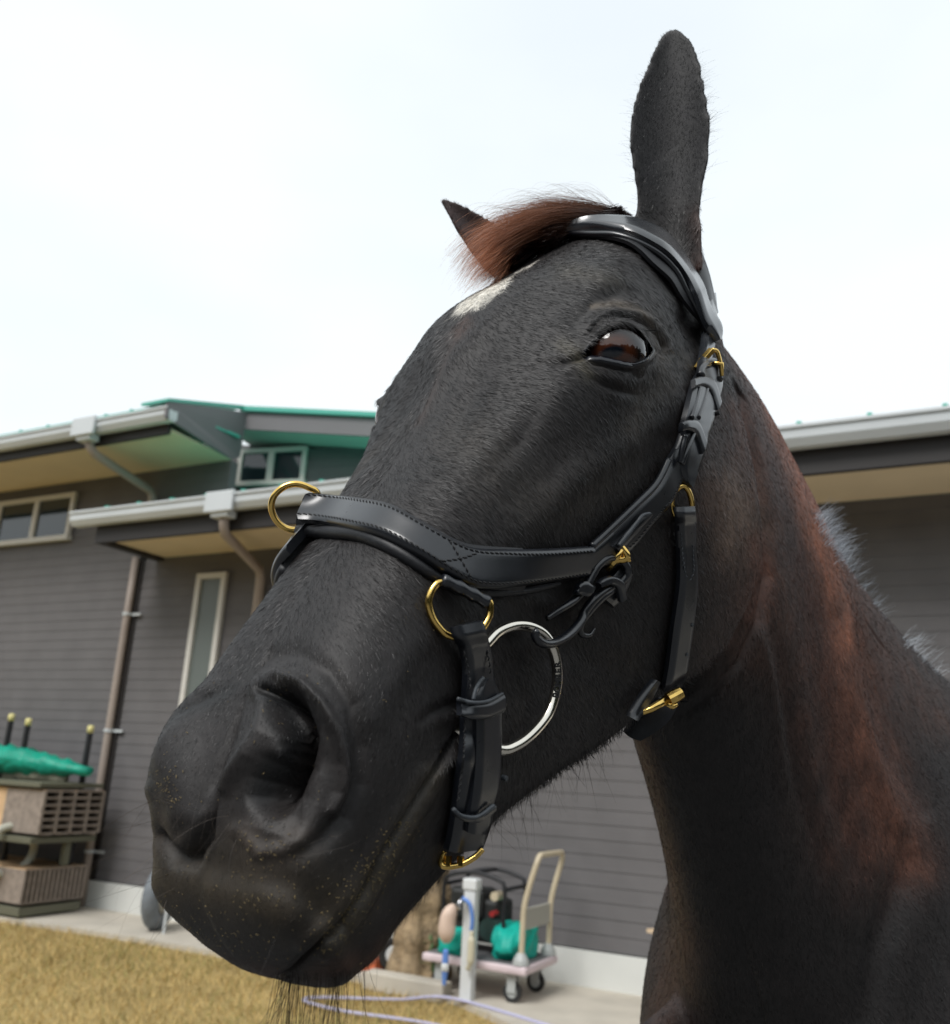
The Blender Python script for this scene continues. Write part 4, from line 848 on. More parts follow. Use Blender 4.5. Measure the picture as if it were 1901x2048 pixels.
def surf(PX,off,sm=6):
    D,NR=dist_grid(PX,sm); n,m=D.shape; P=np.zeros((n,m,3))
    for i in range(n):
        for j in range(m): P[i,j]=CAM+ray(*PX[i,j])*D[i,j]
    off=np.array(off,float); off=off[:,None,None] if off.ndim else off
    # lift along the normal, then slide back on the viewing ray so that the outline stays where it is
    nv=((P-CAM)/np.linalg.norm(P-CAM,axis=2)[...,None]); c=np.maximum(.35,-(NR*nv).sum(2))[...,None]
    return P-nv*off/c,NR
def strap(name,A,B,n=60,m=9,off=.002,th=.003,mt=None,par=None,sm=6,stitch=(),mir=False,curl=.0,rnd=6):
    A=catmull(A,n); B=catmull(B,n); t=np.linspace(0,1,m); PX=A[:,None]*(1-t)[None,:,None]+B[:,None]*t[None,:,None]
    P,NR=surf(PX,off,sm); tt=2*t-1; prof=(1-np.abs(tt)**(rnd*2)*.55)
    top=P+NR*(th*prof)[None,:,None]; bot=P-NR*.0015
    v=np.concatenate([top,bot],1).reshape(-1,3); k=2*m; f=[]
    for i in range(n-1):
        for j in range(m-1):
            a=i*k+j; f.append((a,a+1,a+k+1,a+k)); a=i*k+m+j; f.append((a,a+k,a+k+1,a+1))
        a=i*k; f.append((a,a+k,a+k+m,a+m)); a=i*k+m-1; f.append((a,a+m,a+k+m,a+k))
    for i in (0,n-1):
        for j in range(m-1):
            a=i*k+j; f.append((a,a+m,a+m+1,a+1) if i==0 else (a,a+1,a+m+1,a+m))
    o=autosmooth(mesh(name,v,f,mt or M_LEA,par or bridle),50)
    res=[o]
    if stitch:
        sb=MB()
        for ts in stitch:
            line=top[:,0]*0; j=ts*(m-1); j0=int(j); fr=j-j0; line=top[:,j0]*(1-fr)+top[:,min(j0+1,m-1)]*fr; nl=NR[:,j0]
            stitches(sb,line,nl)
        res.append(sb.build('stitching',M_THR,o))
    if mir:
        i0=beyond(top); vm=np.array(v).reshape(n,k,3)[i0:]; vm=vm-2*((vm-HO)@HL)[...,None]*HL; lim=(i0*0); fm=[tuple(q[::-1]) for q in f if max(q)<(n-i0)*k]; last=(n-i0-1)*k; fm+=[(last+j,last+m+j,last+m+j+1,last+j+1) for j in range(m-1)] if i0 else []
        c=autosmooth(mesh(name,vm.reshape(-1,3),fm,mt or M_LEA,par or bridle),50)
        if len(res)>1 and i0==0: mirrored(res[1],c)
    return o,top,NR
def stitches(sb,line,nl,pitch=.0030,r=.00042):
    s=np.r_[0,np.cumsum(np.linalg.norm(np.diff(line,axis=0),axis=1))]; q=np.arange(0,s[-1]-pitch*.7,pitch)
    for a in q:
        p0=np.array([np.interp(a,s,line[:,c]) for c in range(3)]); p1=np.array([np.interp(a+pitch*.72,s,line[:,c]) for c in range(3)]); nn_=np.array([np.interp(a,s,nl[:,c]) for c in range(3)])
        d=np.cross(p1-p0,nn_); d/=np.linalg.norm(d)+1e-9
        sb.tube([p0-d*.00035-nn_*.0002,(p0+p1)/2+nn_*.0003,p1+d*.00035-nn_*.0002],r,5)
def cord(name,px,r,off,mt=None,par=None,n=50,flat=None,sm=10,mir=False,radii=None):
    C_=catmull(px,n)[:,None,:]; P,NR=surf(C_,off,sm); P=P[:,0]; o_=np.array(off)
    rr=radii if radii is not None else r
    if hasattr(rr,'__len__'): rr=np.interp(np.linspace(0,1,n),np.linspace(0,1,len(rr)),rr)
    o=MB().tube(P,rr,12).build(name,mt or M_LEA,par or bridle,smooth=True)
    if mir:
        i0=beyond(P); Pm=P[i0:]; Pm=Pm-2*((Pm-HO)@HL)[:,None]*HL; r2=rr[i0:] if hasattr(rr,'__len__') else rr
        MB().tube(Pm,r2,12).build(name,mt or M_LEA,par or bridle,smooth=True)
    return o,P,NR[:,0]
def onplane(x,y,P0,N0): d=ray(x,y); return CAM+d*(((P0-CAM)@N0)/(d@N0))
def ring(name,px,r,P0,N0,mt,par,closed=True,n=90,mir=False):
    P=[onplane(x,y,P0,N0) for x,y in catmull(px,n,closed)]
    o=MB().tube(P,r,14,closed=closed).build(name,mt,par,smooth=True)
    if mir: mirrored(o,par)
    return o,np.array(P)

_hit=hit
def hit(x,y):
    h=_hit(x,y)
    for r_ in (4,8,14,22,34,50):
        if h is not None: return h
        for a in range(8):
            h=_hit(x+r_*math.cos(a*.785),y+r_*math.sin(a*.785))
            if h is not None: break
    return h
# --- noseband
NT=[(624,991),(660,994),(728,1004),(788,1018),(850,1054),(911,1087),(952,1098),(1014,1099),(1100,1098),(1183,1093)]
NBt=[(601,1042),(640,1045),(706,1058),(767,1074),(834,1110),(890,1146),(937,1172),(963,1177),(1014,1176),(1100,1163),(1170,1151)]
def lerp_poly(A,B,t,n=60): A=catmull(A,n);B=catmull(B,n); return A*(1-t)+B*t
nbo,nbt,nbn=strap('noseband',NT,NBt,n=90,m=11,off=.0055,th=.0034,stitch=(.12,.88),mir=True,sm=14)
xs=MB()
def grid_pt(u,v): i=u*(len(nbt)-1); j=v*(nbt.shape[1]-1); i0=min(int(i),len(nbt)-2); j0=min(int(j),nbt.shape[1]-2); a,b=i-i0,j-j0; return ((nbt[i0,j0]*(1-a)+nbt[i0+1,j0]*a)*(1-b)+(nbt[i0,j0+1]*(1-a)+nbt[i0+1,j0+1]*a)*b)
for (u0,v0),(u1,v1) in (((.50,.12),(.60,.88)),((.49,.86),(.60,.14))):
    ln=np.array([grid_pt(u0+(u1-u0)*k/20,v0+(v1-v0)*k/20)+nbn[50,5]*.0001 for k in range(21)]); stitches(xs,ln,np.tile(nbn[50,5],(21,1)))
xo=xs.build('stitching',M_THR,nbo); 
strap('noseband_padding',[(624,990),(725,1001),(788,1015),(850,1050),(911,1083),(960,1093),(1040,1096)],[(600,1062),(637,1062),(713,1068),(758,1084),(804,1108),(849,1138),(885,1162),(950,1183),(1040,1184)],n=70,m=9,off=.001,th=.0042,mt=M_PAD,sm=10,mir=True,rnd=3)
cord('noseband_padding',[(598,1062),(637,1063),(713,1068),(758,1084),(804,1108),(849,1138),(885,1160),(950,1182),(1040,1183),(1120,1168)],.0034,.0020,M_PAD,mir=True,radii=[.0034,.0036,.0034,.003,.0022,.0012])
strap('noseband_strap',[(1181,1092),(1226,1052),(1276,1003),(1306,973),(1323,947),(1335,919),(1351,893),(1362,866)],[(1165,1152),(1215,1128),(1259,1100),(1301,1050),(1339,1007),(1354,977),(1372,935),(1384,895)],n=70,m=9,off=.002,th=.0036,sm=10,stitch=(.80,),mir=True)
cord('rolled_edge',[(1183,1094),(1226,1054),(1276,1006),(1306,976),(1323,950),(1337,920)],.0021,.0050,M_LEA,mir=True)
# decorative flap frayed at the buckle
strap('buckle_flap',[(1222,1092),(1250,1066),(1275,1040),(1290,1027),(1300,1026)],[(1240,1104),(1262,1080),(1285,1053),(1296,1040),(1304,1030)],n=30,m=5,off=.006,th=.0018,sm=6)
cord('buckle_flap',[(1238,1092),(1258,1066),(1274,1046),(1286,1031),(1300,1027)],.0011,.0085,M_EDGE,radii=[.0014,.0016,.0013,.0012,.0009])

# --- rings on the noseband
h0=hit(918,1222); P0=h0[0]+h0[1]*.007; N0=h0[1]*.6-ray(918,1222)*.4; N0/=np.linalg.norm(N0)
dr,_=ring('cheek_ring',[(886,1165),(873,1169),(862,1186),(858,1208),(865,1234),(878,1254),(896,1270),(930,1277),(955,1268),(970,1250),(979,1232),(981,1215),(975,1200),(930,1177)],.0017,P0,N0,M_BRASS,bridle,mir=True)
lp=[onplane(x,y,P0+h0[1]*.001,N0) for x,y in catmull([(884,1160),(910,1171),(940,1186),(975,1205)],20)]
o=MB().tube(lp,[.0030+.0003*math.sin(k*1.1) for k in range(20)],14).build('ring_loop',M_LEA,bridle,smooth=True); mirrored(o,bridle)
# centre ring standing up on the far edge of the nose
hm=hit(650,1020)
Pc=hm[0]+hm[1]*.004; Nc=np.array(-ray(575,1010)); Nc=Nc-hm[1]*.0; Nc/=np.linalg.norm(Nc)
ring('nose_ring',[(636,990),(618,975),(594,968),(570,973),(550,990),(543,1012),(549,1034),(562,1050),(580,1059),(600,1058),(625,1040)],.0018,Pc,Nc,M_BRASS,bridle)

# --- strap from the cheek ring over the corner of the mouth to the chin
SL=[(904,1254),(912,1277),(925,1303),(930,1345),(927,1397),(925,1442),(922,1507),(914,1556),(907,1617),(899,1669),(892,1699)]
SR=[(962,1241),(972,1280),(979,1312),(984,1358),(995,1390),(998,1442),(998,1507),(995,1572),(985,1611),(977,1650),(962,1690)]
offs=np.interp(np.linspace(0,1,90),[0,.05,.1,.2,1],[.0095,.0100,.0065,.0042,.0035])
co_,ct,cn=strap('chin_strap',SL,SR,n=90,m=11,off=offs,th=.0034,sm=14,mir=True)
OL=[(966,1356),(950,1380),(946,1402),(948,1442),(948,1507),(943,1572),(937,1617),(931,1662)]
OR=[(969,1356),(988,1378),(998,1402),(999,1442),(999,1507),(995,1572),(985,1612),(972,1662)]
ov_,_,_=strap('chin_strap_tip',OL,OR,n=80,m=9,off=.0072,th=.0030,sm=14)
st=MB()
for a in ([(928,1303),(938,1345),(942,1390)],[(974,1300),(980,1330),(982,1358)],[(930,1440),(928,1507),(922,1560),(915,1612)]):
    C_=catmull(a,30)[:,None,:]; P,NR=surf(C_,.0092,4); stitches(st,P[:,0],NR[:,0])
st.build('stitching',M_THR,co_)
cord('worn_edge',[(947,1400),(951,1381),(959,1366),(967,1356)],.0009,.0100,M_EDGE,n=20)
def keeper(name,A,B,off,th=.0018,edge=None,mir=True,par=None):
    strap(name,A,B,n=26,m=7,off=off,th=th,sm=10,mir=mir,rnd=4,par=par)
    if edge: cord('keeper_edge',edge,.0009,off+th,M_EDGE,par=par,n=26,sm=10)
keeper('keeper',[(917,1398),(945,1405),(975,1403),(1005,1388)],[(919,1430),(945,1438),(975,1437),(1006,1424)],.0100,edge=[(917,1398),(945,1405),(975,1403),(1005,1388)])
keeper('keeper',[(907,1616),(925,1628),(955,1630),(987,1608)],[(909,1630),(926,1641),(956,1643),(988,1620)],.0100,edge=[(907,1618),(924,1632),(955,1634),(988,1611)])
hole=hit(976,1548); MB().tube([hole[0]+hole[1]*.008,hole[0]+hole[1]*.0106],[.0013,.0013],12).build('strap_hole',M_EDGE,ov_)
# brass chin buckle
bp=[(888,1700),(884,1712),(880,1726),(892,1733),(905,1728),(920,1729),(935,1722),(948,1712),(965,1698)]
hb=hit(895,1690); Pb=hb[0]; Nb=-ray(915,1715)
ring('chin_buckle',[(889,1702),(883,1716),(884,1730),(900,1733),(925,1728),(950,1714),(966,1698)],.0014,Pb,Nb,M_BRASS,bridle,closed=False,n=40)
for a,b in (((897,1712),(896,1732)),((922,1712),(921,1732))): MB().tube([onplane(*a,Pb,Nb),onplane(*b,Pb,Nb)],.0017,10).build('buckle_tongue',M_BRASS,bridle)

# --- bit: top-level
bit=empty('snaffle_bit',tuple(hit(1020,1375)[0]),'polished steel loose ring bit with engraved letters at the corner of the mouth','bit')
hq=hit(1040,1370); hq2=hit(960,1440); PB=hq[0]+hq[1]*.009; NB=hq[1]*.75-ray(1040,1370)*.25; NB/=np.linalg.norm(NB)
RP=[(975,1286),(995,1265),(1021,1253),(1047,1251),(1070,1257),(1090,1271),(1105,1296),(1113,1325),(1115,1358),(1110,1390),(1099,1423),(1079,1452),(1053,1478),(1027,1494),(1005,1500),(975,1490),(952,1462),(940,1420),(937,1370),(944,1330),(957,1305)]
ro,rp=ring('loose_ring',RP,.0028,PB,NB,M_STEEL,bit,mir=True,n=120)
mp_=hit(935,1460); o=MB().tube([mp_[0]+mp_[1]*.004,mp_[0]-HL*.02,mp_[0]*.5+(mp_[0]-2*HL*((mp_[0]-HO)@HL))*.5],[.006,.007,.006],14).build('mouthpiece',M_STEEL,bit,smooth=True); mirrored(o,bit)
o=MB().tube([onplane(917,1447,PB,NB),onplane(917,1462,PB,NB)],.0030,12).build('brass_barrel',M_BRASS,bit); mirrored(o,bit)
# engraved letters running up the ring
RC=PB; path=[onplane(x,y,PB,NB) for x,y in catmull([(1109,1398),(1113,1376),(1115,1358),(1115,1340),(1113,1322)],7)]
for k,ch_ in enumerate("BOMBER"):
    cu=bpy.data.curves.new('letter','FONT'); cu.body=ch_; cu.size=.0046; cu.offset=.00012; cu.extrude=.0004; cu.align_x='CENTER'; cu.align_y='CENTER'
    tmpo=bpy.data.objects.new('t',cu); scene.collection.objects.link(tmpo); dg=bpy.context.evaluated_depsgraph_get(); dg.update(); lm=bpy.data.meshes.new_from_object(tmpo.evaluated_get(dg)); bpy.data.objects.remove(tmpo)
    p=path[k]*.5+path[k+1]*.5; tx=path[k+1]-path[k]; tx/=np.linalg.norm(tx); vz=CAM-p; vz/=np.linalg.norm(vz); zz_=NB*.3+vz*.7; zz_-=tx*zz_.dot(tx); zz_/=np.linalg.norm(zz_); ty_=np.cross(zz_,tx)
    q=p+zz_*.0030
    v=np.zeros(len(lm.vertices)*3); lm.vertices.foreach_get('co',v); v=v.reshape(-1,3); v=q+v[:,:1]*tx+v[:,1:2]*ty_+v[:,2:]*zz_; lm.vertices.foreach_set('co',v.ravel()); lm.materials.clear(); lm.materials.append(M_THR)
    lo=bpy.data.objects.new('engraved_letter',lm); link(lo,ro); lo.matrix_parent_inverse=parent_world(ro).inverted()

# --- side buckle and the thin straps to the bit ring
c1=[(1234,1118),(1216,1116),(1196,1132),(1184,1152),(1168,1178),(1150,1200),(1120,1220),(1094,1237)]
cord('side_strap',c1,.0022,.0050,mir=False,radii=[.002,.0024,.0024,.0024,.0022,.0020,.0017,.0014])
c2=[(1236,1116),(1252,1130),(1254,1150),(1238,1166),(1212,1180),(1188,1200),(1170,1224),(1160,1246),(1140,1268),(1115,1284),(1092,1288),(1076,1280),(1070,1268),(1078,1262)]
cord('side_strap',c2,.0025,[.006]*26+list(np.linspace(.006,.013,14))+[.014]*10,radii=[.002,.0026,.0026,.0026,.0026,.0026,.0024,.0024,.0022])
c3=[(1226,1178),(1200,1198),(1182,1218),(1166,1240),(1160,1258),(1166,1270),(1180,1270),(1190,1257)]
cord('side_strap',c3,.0022,.0062,radii=[.0024,.0026,.0026,.0024,.0022,.002,.0015,.0007])
strap('side_strap',[(1240,1130),(1225,1150),(1205,1168),(1190,1185)],[(1262,1150),(1255,1172),(1240,1200),(1225,1215)],n=30,m=7,off=.003,th=.003,sm=4)
keeper('keeper',[(1152,1178),(1160,1166),(1174,1163),(1188,1172)],[(1150,1188),(1160,1190),(1176,1192),(1182,1186)],.0075,mir=False)
keeper('keeper',[(1196,1166),(1208,1156),(1226,1152),(1246,1164),(1252,1196)],[(1200,1176),(1210,1172),(1222,1170),(1234,1178),(1240,1204)],.009,mir=False)
hb=hit(1230,1110); PG=hb[0]+hb[1]*.011; NG=-ray(1230,1110)
ring('side_buckle',[(1234,1084),(1226,1090),(1217,1110),(1213,1120),(1222,1124),(1236,1120),(1250,1118),(1254,1110),(1244,1096)],.0021,PG,NG,M_BRASS,bridle,n=40)
MB().tube([onplane(x,y,PG+hb[1]*.002,NG) for x,y in ((1243,1098),(1232,1118),(1214,1141))],[.0018,.0020,.0018],12).build('buckle_tongue',M_BRASS,bridle,smooth=True)
MB().tube([onplane(x,y,PG,NG) for x,y in ((1246,1112),(1256,1116),(1259,1124))],[.0014,.0018,.0012],12).build('buckle_stud',M_BRASS,bridle,smooth=True)

# --- cheekpiece
CL=[(1397,743),(1387,761),(1379,788),(1370,826),(1364,851),(1366,870),(1359,909),(1355,939),(1362,962),(1372,974)]
CR=[(1432,735),(1441,761),(1438,786),(1427,821),(1422,846),(1412,874),(1407,901),(1397,927),(1382,962),(1377,974)]
chk,_,_=strap('cheekpiece',CL,CR,n=80,m=9,off=.0035,th=.0042,sm=14,mir=True)
for pth in ([(1399,778),(1392,806),(1384,836)],[(1414,778),(1406,806),(1397,836)],[(1371,870),(1364,900),(1360,925)],[(1388,866),(1376,896),(1364,929)]):
    cord('rolled_seam',pth,.0016,.0080,mir=True,par=bridle,n=24)
keeper('keeper',[(1386,758),(1408,752),(1428,762),(1441,802)],[(1387,776),(1405,772),(1421,784),(1434,820)],.0080)
keeper('keeper',[(1363,846),(1379,840),(1397,846),(1411,878)],[(1361,864),(1377,861),(1391,871),(1404,908)],.0080)
hh=hit(1416,833); MB().tube([hh[0]+hh[1]*.004,hh[0]+hh[1]*.0083],[.0012,.0012],12).build('strap_hole',M_THR,chk)
hb=hit(1408,728); PG=hb[0]+hb[1]*.006-ray(1410,728)*.012; NG=hb[1]*.5-ray(1410,728)*.5; NG/=np.linalg.norm(NG)
MB().tube([onplane(x,y,PG,NG) for x,y in ((1394,738),(1406,720),(1424,700))],.0027,4).build('cheek_buckle',M_BRASS,bridle,bevel=.0004)
ring('cheek_buckle',[(1424,700),(1434,703),(1440,722),(1444,742)],.0015,PG,NG,M_BRASS,bridle,closed=False,n=20)
MB().tube([onplane(x,y,PG,NG) for x,y in ((1428,726),(1443,728),(1444,752))],[.0012,.0020,.0013],10).build('buckle_tongue',M_BRASS,bridle,smooth=True)
cord('cheek_loop',[(1402,752),(1402,740),(1412,728),(1428,724),(1436,736),(1438,760)],.0028,.008,n=30)
# --- headpiece, browband
BT=[(1120,458),(1145,449),(1177,439),(1219,436),(1260,438),(1288,445),(1318,456),(1340,471),(1361,493),(1379,519),(1392,547),(1403,573),(1411,601),(1422,625),(1435,645),(1439,662),(1436,681)]
BBt=[(1118,472),(1145,462),(1188,455),(1232,460),(1264,467),(1296,482),(1329,502),(1351,523),(1370,549),(1383,573),(1394,599),(1405,636),(1418,660),(1432,683)]
M_BROW=mat('polished_browband_leather',(.02,.023,.028),.25,spec=.7,noise=(40,.15,4),coat=.8)
M_BROW.node_tree.nodes['Principled BSDF'].inputs['Coat Roughness'].default_value=.2
strap('browband',BT,BBt,n=100,m=9,off=.013,th=.0035,mt=M_BROW,sm=90,mir=True)
UB=[(1118,474),(1134,468),(1188,468),(1232,470),(1275,484),(1318,508),(1351,541),(1372,580),(1394,619),(1411,655),(1428,688)]
cord('browband_roll',UB,.0022,.009,M_LEA,sm=90,n=80,mir=True)
strap('browband_padding',[(1120,470),(1145,463),(1188,458),(1232,463),(1264,470),(1296,485),(1329,505),(1351,526),(1370,552),(1383,576),(1394,602),(1405,640),(1425,680)],[(1120,474),(1188,472),(1242,480),(1275,497),(1307,528),(1340,558),(1361,592),(1383,622),(1405,648),(1425,690)],n=80,m=7,off=.006,th=.002,mt=M_PAD,sm=90,mir=True)
def band3(name,pts,nrm,wd,th,mt):
    P=catmull(pts,50); Nn_=catmull(nrm,50); v=[];f=[]
    for i in range(50):
        t=P[min(i+1,49)]-P[max(i-1,0)]; t/=np.linalg.norm(t); nn_=Nn_[i]-t*Nn_[i].dot(t); nn_/=np.linalg.norm(nn_); s_=np.cross(t,nn_)
        for a,b in ((-1,0),(-1,.7),(-.8,1),(.8,1),(1,.7),(1,0)): v.append(P[i]+s_*wd*a+nn_*th*b)
    for i in range(49):
        for j in range(6): f.append((i*6+j,(i+1)*6+j,(i+1)*6+(j+1)%6,i*6+(j+1)%6))
    f+=[tuple(range(6)),tuple(range(49*6+5,49*6-1,-1))]
    return autosmooth(mesh(name,v,f,mt,bridle),50)
near=[h2w(4.5,-7.5,7.6),h2w(2.0,-5.0,7.0),h2w(-1.0,-3.2,6.0),h2w(-3.2,-1.6,4.2),h2w(-3.8,-.2,2),h2w(-3.9,.3,0)]
near=[(lambda h:np.array(h[0])+np.array(h[1])*.003)(BVH.find_nearest(Vector(p))) for p in near]
nn0=[HL,HL*.9+HU*.2,HL*.8+HU*.5,HL*.5+HU*.8-HN*.3,HU-HN*.4,HU-HN*.4]
far=[p-2*HL*((p-HO)@HL) for p in near[:-1]][::-1]; fn=[q-2*HL*(q@HL) for q in nn0[:-1]][::-1]
band3('headpiece',near+far,nn0+fn,.007,.0040,M_LEA)
strap('headpiece_end',[(1414,590),(1411,615),(1408,645),(1405,680),(1400,712),(1398,735)],[(1424,590),(1427,615),(1428,642),(1425,690),(1420,712),(1414,738)],n=40,m=7,off=.006,th=.004,mt=M_BROW,sm=14,mir=True)
# --- cheek ring below the cheekpiece and the jaw strap
hb=hit(1364,1012); PG=hb[0]+hb[1]*.006; NG=hb[1]*.5-ray(1364,1012)*.5; NG/=np.linalg.norm(NG)
ring('jaw_ring',[(1364,972),(1376,980),(1383,1000),(1384,1016),(1376,1034),(1362,1040),(1350,1030),(1344,1008),(1348,986)],.0017,PG,NG,M_BRASS,bridle,mir=True,n=50)
JL=[(1353,1014),(1354,1040),(1356,1100),(1356,1167),(1344,1254),(1334,1331),(1324,1383),(1316,1405)]
JR=[(1385,1012),(1388,1040),(1388,1100),(1392,1167),(1387,1229),(1376,1306),(1366,1367),(1356,1398)]
jo=np.interp(np.linspace(0,1,90),[0,.04,.09,.2,1],[.009,.010,.006,.004,.004])
js,_,_=strap('jaw_strap',JL,JR,n=90,m=9,off=jo,th=.0034,sm=10,mir=True)
sb=MB()
for a in ([(1384,1050),(1386,1100),(1388,1140),(1381,1160),(1376,1165)],[(1362,1045),(1364,1090),(1369,1135),(1376,1163)]):
    C_=catmull(a,40)[:,None,:]; P,NR=surf(C_,.0074,4); stitches(sb,P[:,0],NR[:,0],r=.0003)
sb.build('stitching',M_EDGE,js)
for x,y in ((1366,1243),(1355,1302)):
    hh=hit(x,y); MB().tube([hh[0]+hh[1]*.005,hh[0]+hh[1]*.0078],[.0012,.0012],12).build('strap_hole',M_EDGE,js)
MAXD=np.linalg.norm(_hit(1330,1370)[0]-CAM)+.02
strap('jaw_strap_end',[(1316,1398),(1290,1428),(1262,1450),(1250,1466)],[(1356,1396),(1334,1436),(1300,1462),(1276,1474)],n=40,m=7,off=.003,th=.004,sm=8,mir=True)
strap('jaw_strap_fold',[(1306,1358),(1290,1378),(1270,1408),(1256,1432)],[(1316,1364),(1308,1384),(1292,1412),(1272,1440)],n=30,m=7,off=.006,th=.0026,sm=8,mir=True); MAXD=1.2
hb=_hit(1296,1372); PG=hb[0]+ray(1296,1372)*0-ray(1318,1408)*.016; NG=hb[1]*.4-ray(1318,1408)*.6; NG/=np.linalg.norm(NG)
MB().tube([onplane(x,y,PG,NG) for x,y in ((1271,1430),(1300,1419),(1338,1397))],[.0012,.0022,.0028],10).build('jaw_buckle',M_BRASS,bridle,smooth=True)
MB().tube([onplane(x,y,PG,NG) for x,y in ((1337,1399),(1350,1392),(1363,1385))],[.0040,.0042,.0036],14).build('buckle_roller',M_BRASS,bridle)
MB().tube([onplane(x,y,PG,NG) for x,y in ((1334,1407),(1346,1413),(1354,1408))],[.0016,.0020,.0016],10).build('buckle_tongue',M_BRASS,bridle,smooth=True)
# ------------------------------------------------------------------ forelock, mane, whiskers, crumbs
def hair_mat(name,rough=.38):
    m=bpy.data.materials.new(name); m.use_nodes=True; N=m.node_tree.nodes; b=N['Principled BSDF']; a=N.new('ShaderNodeVertexColor'); a.layer_name='tint'
    m.node_tree.links.new(a.outputs[0],b.inputs['Base Color']); b.inputs['Roughness'].default_value=rough; b.inputs['Specular IOR Level'].default_value=.5
    tr=N.new('ShaderNodeBsdfTranslucent'); mx=N.new('ShaderNodeMixShader'); mx.inputs[0].default_value=.35; m.node_tree.links.new(a.outputs[0],tr.inputs[0])
    o=N['Material Output']; m.node_tree.links.new(b.outputs[0],mx.inputs[1]); m.node_tree.links.new(tr.outputs[0],mx.inputs[2]); m.node_tree.links.new(mx.outputs[0],o.inputs[0]); return m
M_STR=hair_mat('long_hair')
def strands(name,paths,width,cols,par=horse,kind=None,mt=None):
    """paths (S,K,3), width (S,), cols (S,K,3): every strand a thin tapering ribbon"""
    S,K,_=paths.shape; t=np.gradient(paths,axis=1); t/=np.linalg.norm(t,axis=2)[...,None]+1e-12
    rd=rng.normal(size=(S,1,3)); s_=np.cross(t,rd); s_/=np.linalg.norm(s_,axis=2)[...,None]+1e-12
    wd=width[:,None,None]*np.linspace(1,.15,K)[None,:,None]**.7
    v=np.stack([paths-s_*wd,paths+s_*wd],2).reshape(-1,3); b=(np.arange(S)*2*K)[:,None]+2*np.arange(K-1)[None]; q=np.stack([b,b+1,b+3,b+2],2).reshape(-1,4)
    hm=bpy.data.meshes.new(name); hm.vertices.add(len(v)); hm.vertices.foreach_set('co',v.ravel()); hm.loops.add(q.size); hm.loops.foreach_set('vertex_index',q.ravel().astype(np.int32)); hm.polygons.add(len(q)); hm.polygons.foreach_set('loop_start',(np.arange(len(q))*4).astype(np.int32)); hm.polygons.foreach_set('loop_total',np.full(len(q),4,np.int32)); hm.update(calc_edges=True); hm.validate()
    c=hm.color_attributes.new('tint','FLOAT_COLOR','POINT'); c.data.foreach_set('color',np.c_[np.repeat(cols.reshape(-1,3),2,0),np.ones(S*K*2)].astype(np.float32).ravel())
    hm.materials.append(mt or M_STR); hm.polygons.foreach_set('use_smooth',np.ones(len(hm.polygons),bool)); o=bpy.data.objects.new(name,hm); link(o,par)
    if par: o.matrix_parent_inverse=parent_world(par).inverted()
    if kind: o['kind']=kind
    return o
def gp(x,y,l,lift):
    h=_hit(x,y)
    return (h[0]+h[1]*lift) if (h is not None and l is None) else at(x,y,l if l is not None else 0)
K=16
G=np.array([catmull(g_,K) for g_ in (
 [gp(1262,440,2.5,0),gp(1190,424,1.2,0),gp(1110,424,-.4,0),gp(1020,446,-2.4,0),gp(950,476,-4.6,0),gp(906,522,-6.2,0)],
 [gp(1255,446,3.2,0),gp(1170,436,1.8,0),gp(1085,446,.2,0),gp(1010,478,-1.6,0),gp(955,520,-3.2,0),gp(925,570,-4.2,0)],
 [gp(1240,452,None,.010),gp(1160,452,None,.012),gp(1085,474,None,.012),gp(1025,506,None,.010),gp(975,552,None,.007),gp(950,588,None,.004)],
 [gp(1225,458,None,.006),gp(1150,472,None,.007),gp(1100,492,None,.006),gp(1050,515,None,.004),gp(1015,535,None,.003),gp(985,560,None,.002)])])
S=7500
s=rng.random(S)**.8*(len(G)-1.001); i=s.astype(int); f=(s-i)[:,None,None]; base=G[i]*(1-f)+G[i+1]*f
cut=rng.uniform(.45,1.0,S); tt=np.linspace(0,1,K)[None]*cut[:,None]*(K-1); i0=np.minimum(tt.astype(int),K-2); fr=(tt-i0)[...,None]; ar=np.arange(S)[:,None]; paths=base[ar,i0]*(1-fr)+base[ar,i0+1]*fr
env=np.sin(np.linspace(.25,1,K)*np.pi*.55)[None,:,None]
off=rng.normal(0,.0034,(S,1,3)); lift=(HU*.7-ray(1100,450)*.5)[None,None]*rng.random((S,1,1))**1.5*.005
wave=np.sin(np.linspace(0,1,K)[None,:,None]*rng.uniform(4,11,(S,1,1))+rng.uniform(0,6,(S,1,1)))*rng.normal(0,.0011,(S,1,3))
clump=rng.integers(0,60,S); cdir=rng.normal(0,.004,(60,3))[clump][:,None,:]*np.linspace(0,1,K)[None,:,None]**1.5
paths=paths+(off+lift)*env+wave+cdir
tip=np.linspace(0,1,K)[None,:,None]*cut[:,None,None]; up_=(1-s/3)[:,None,None]
dark=np.array([.022,.012,.011]); ch=np.array([.50,.22,.12]); cols=dark*(1-np.clip(tip*1.25+up_*.35-.35,0,1))+ch*np.clip(tip*1.25+up_*.35-.35,0,1); cols=cols*rng.uniform(.5,1.5,(S,1,1))  # brown roots to chestnut tips; outer strands brightened to look backlit
strands('forelock',paths,rng.uniform(.00007,.00017,S),cols)
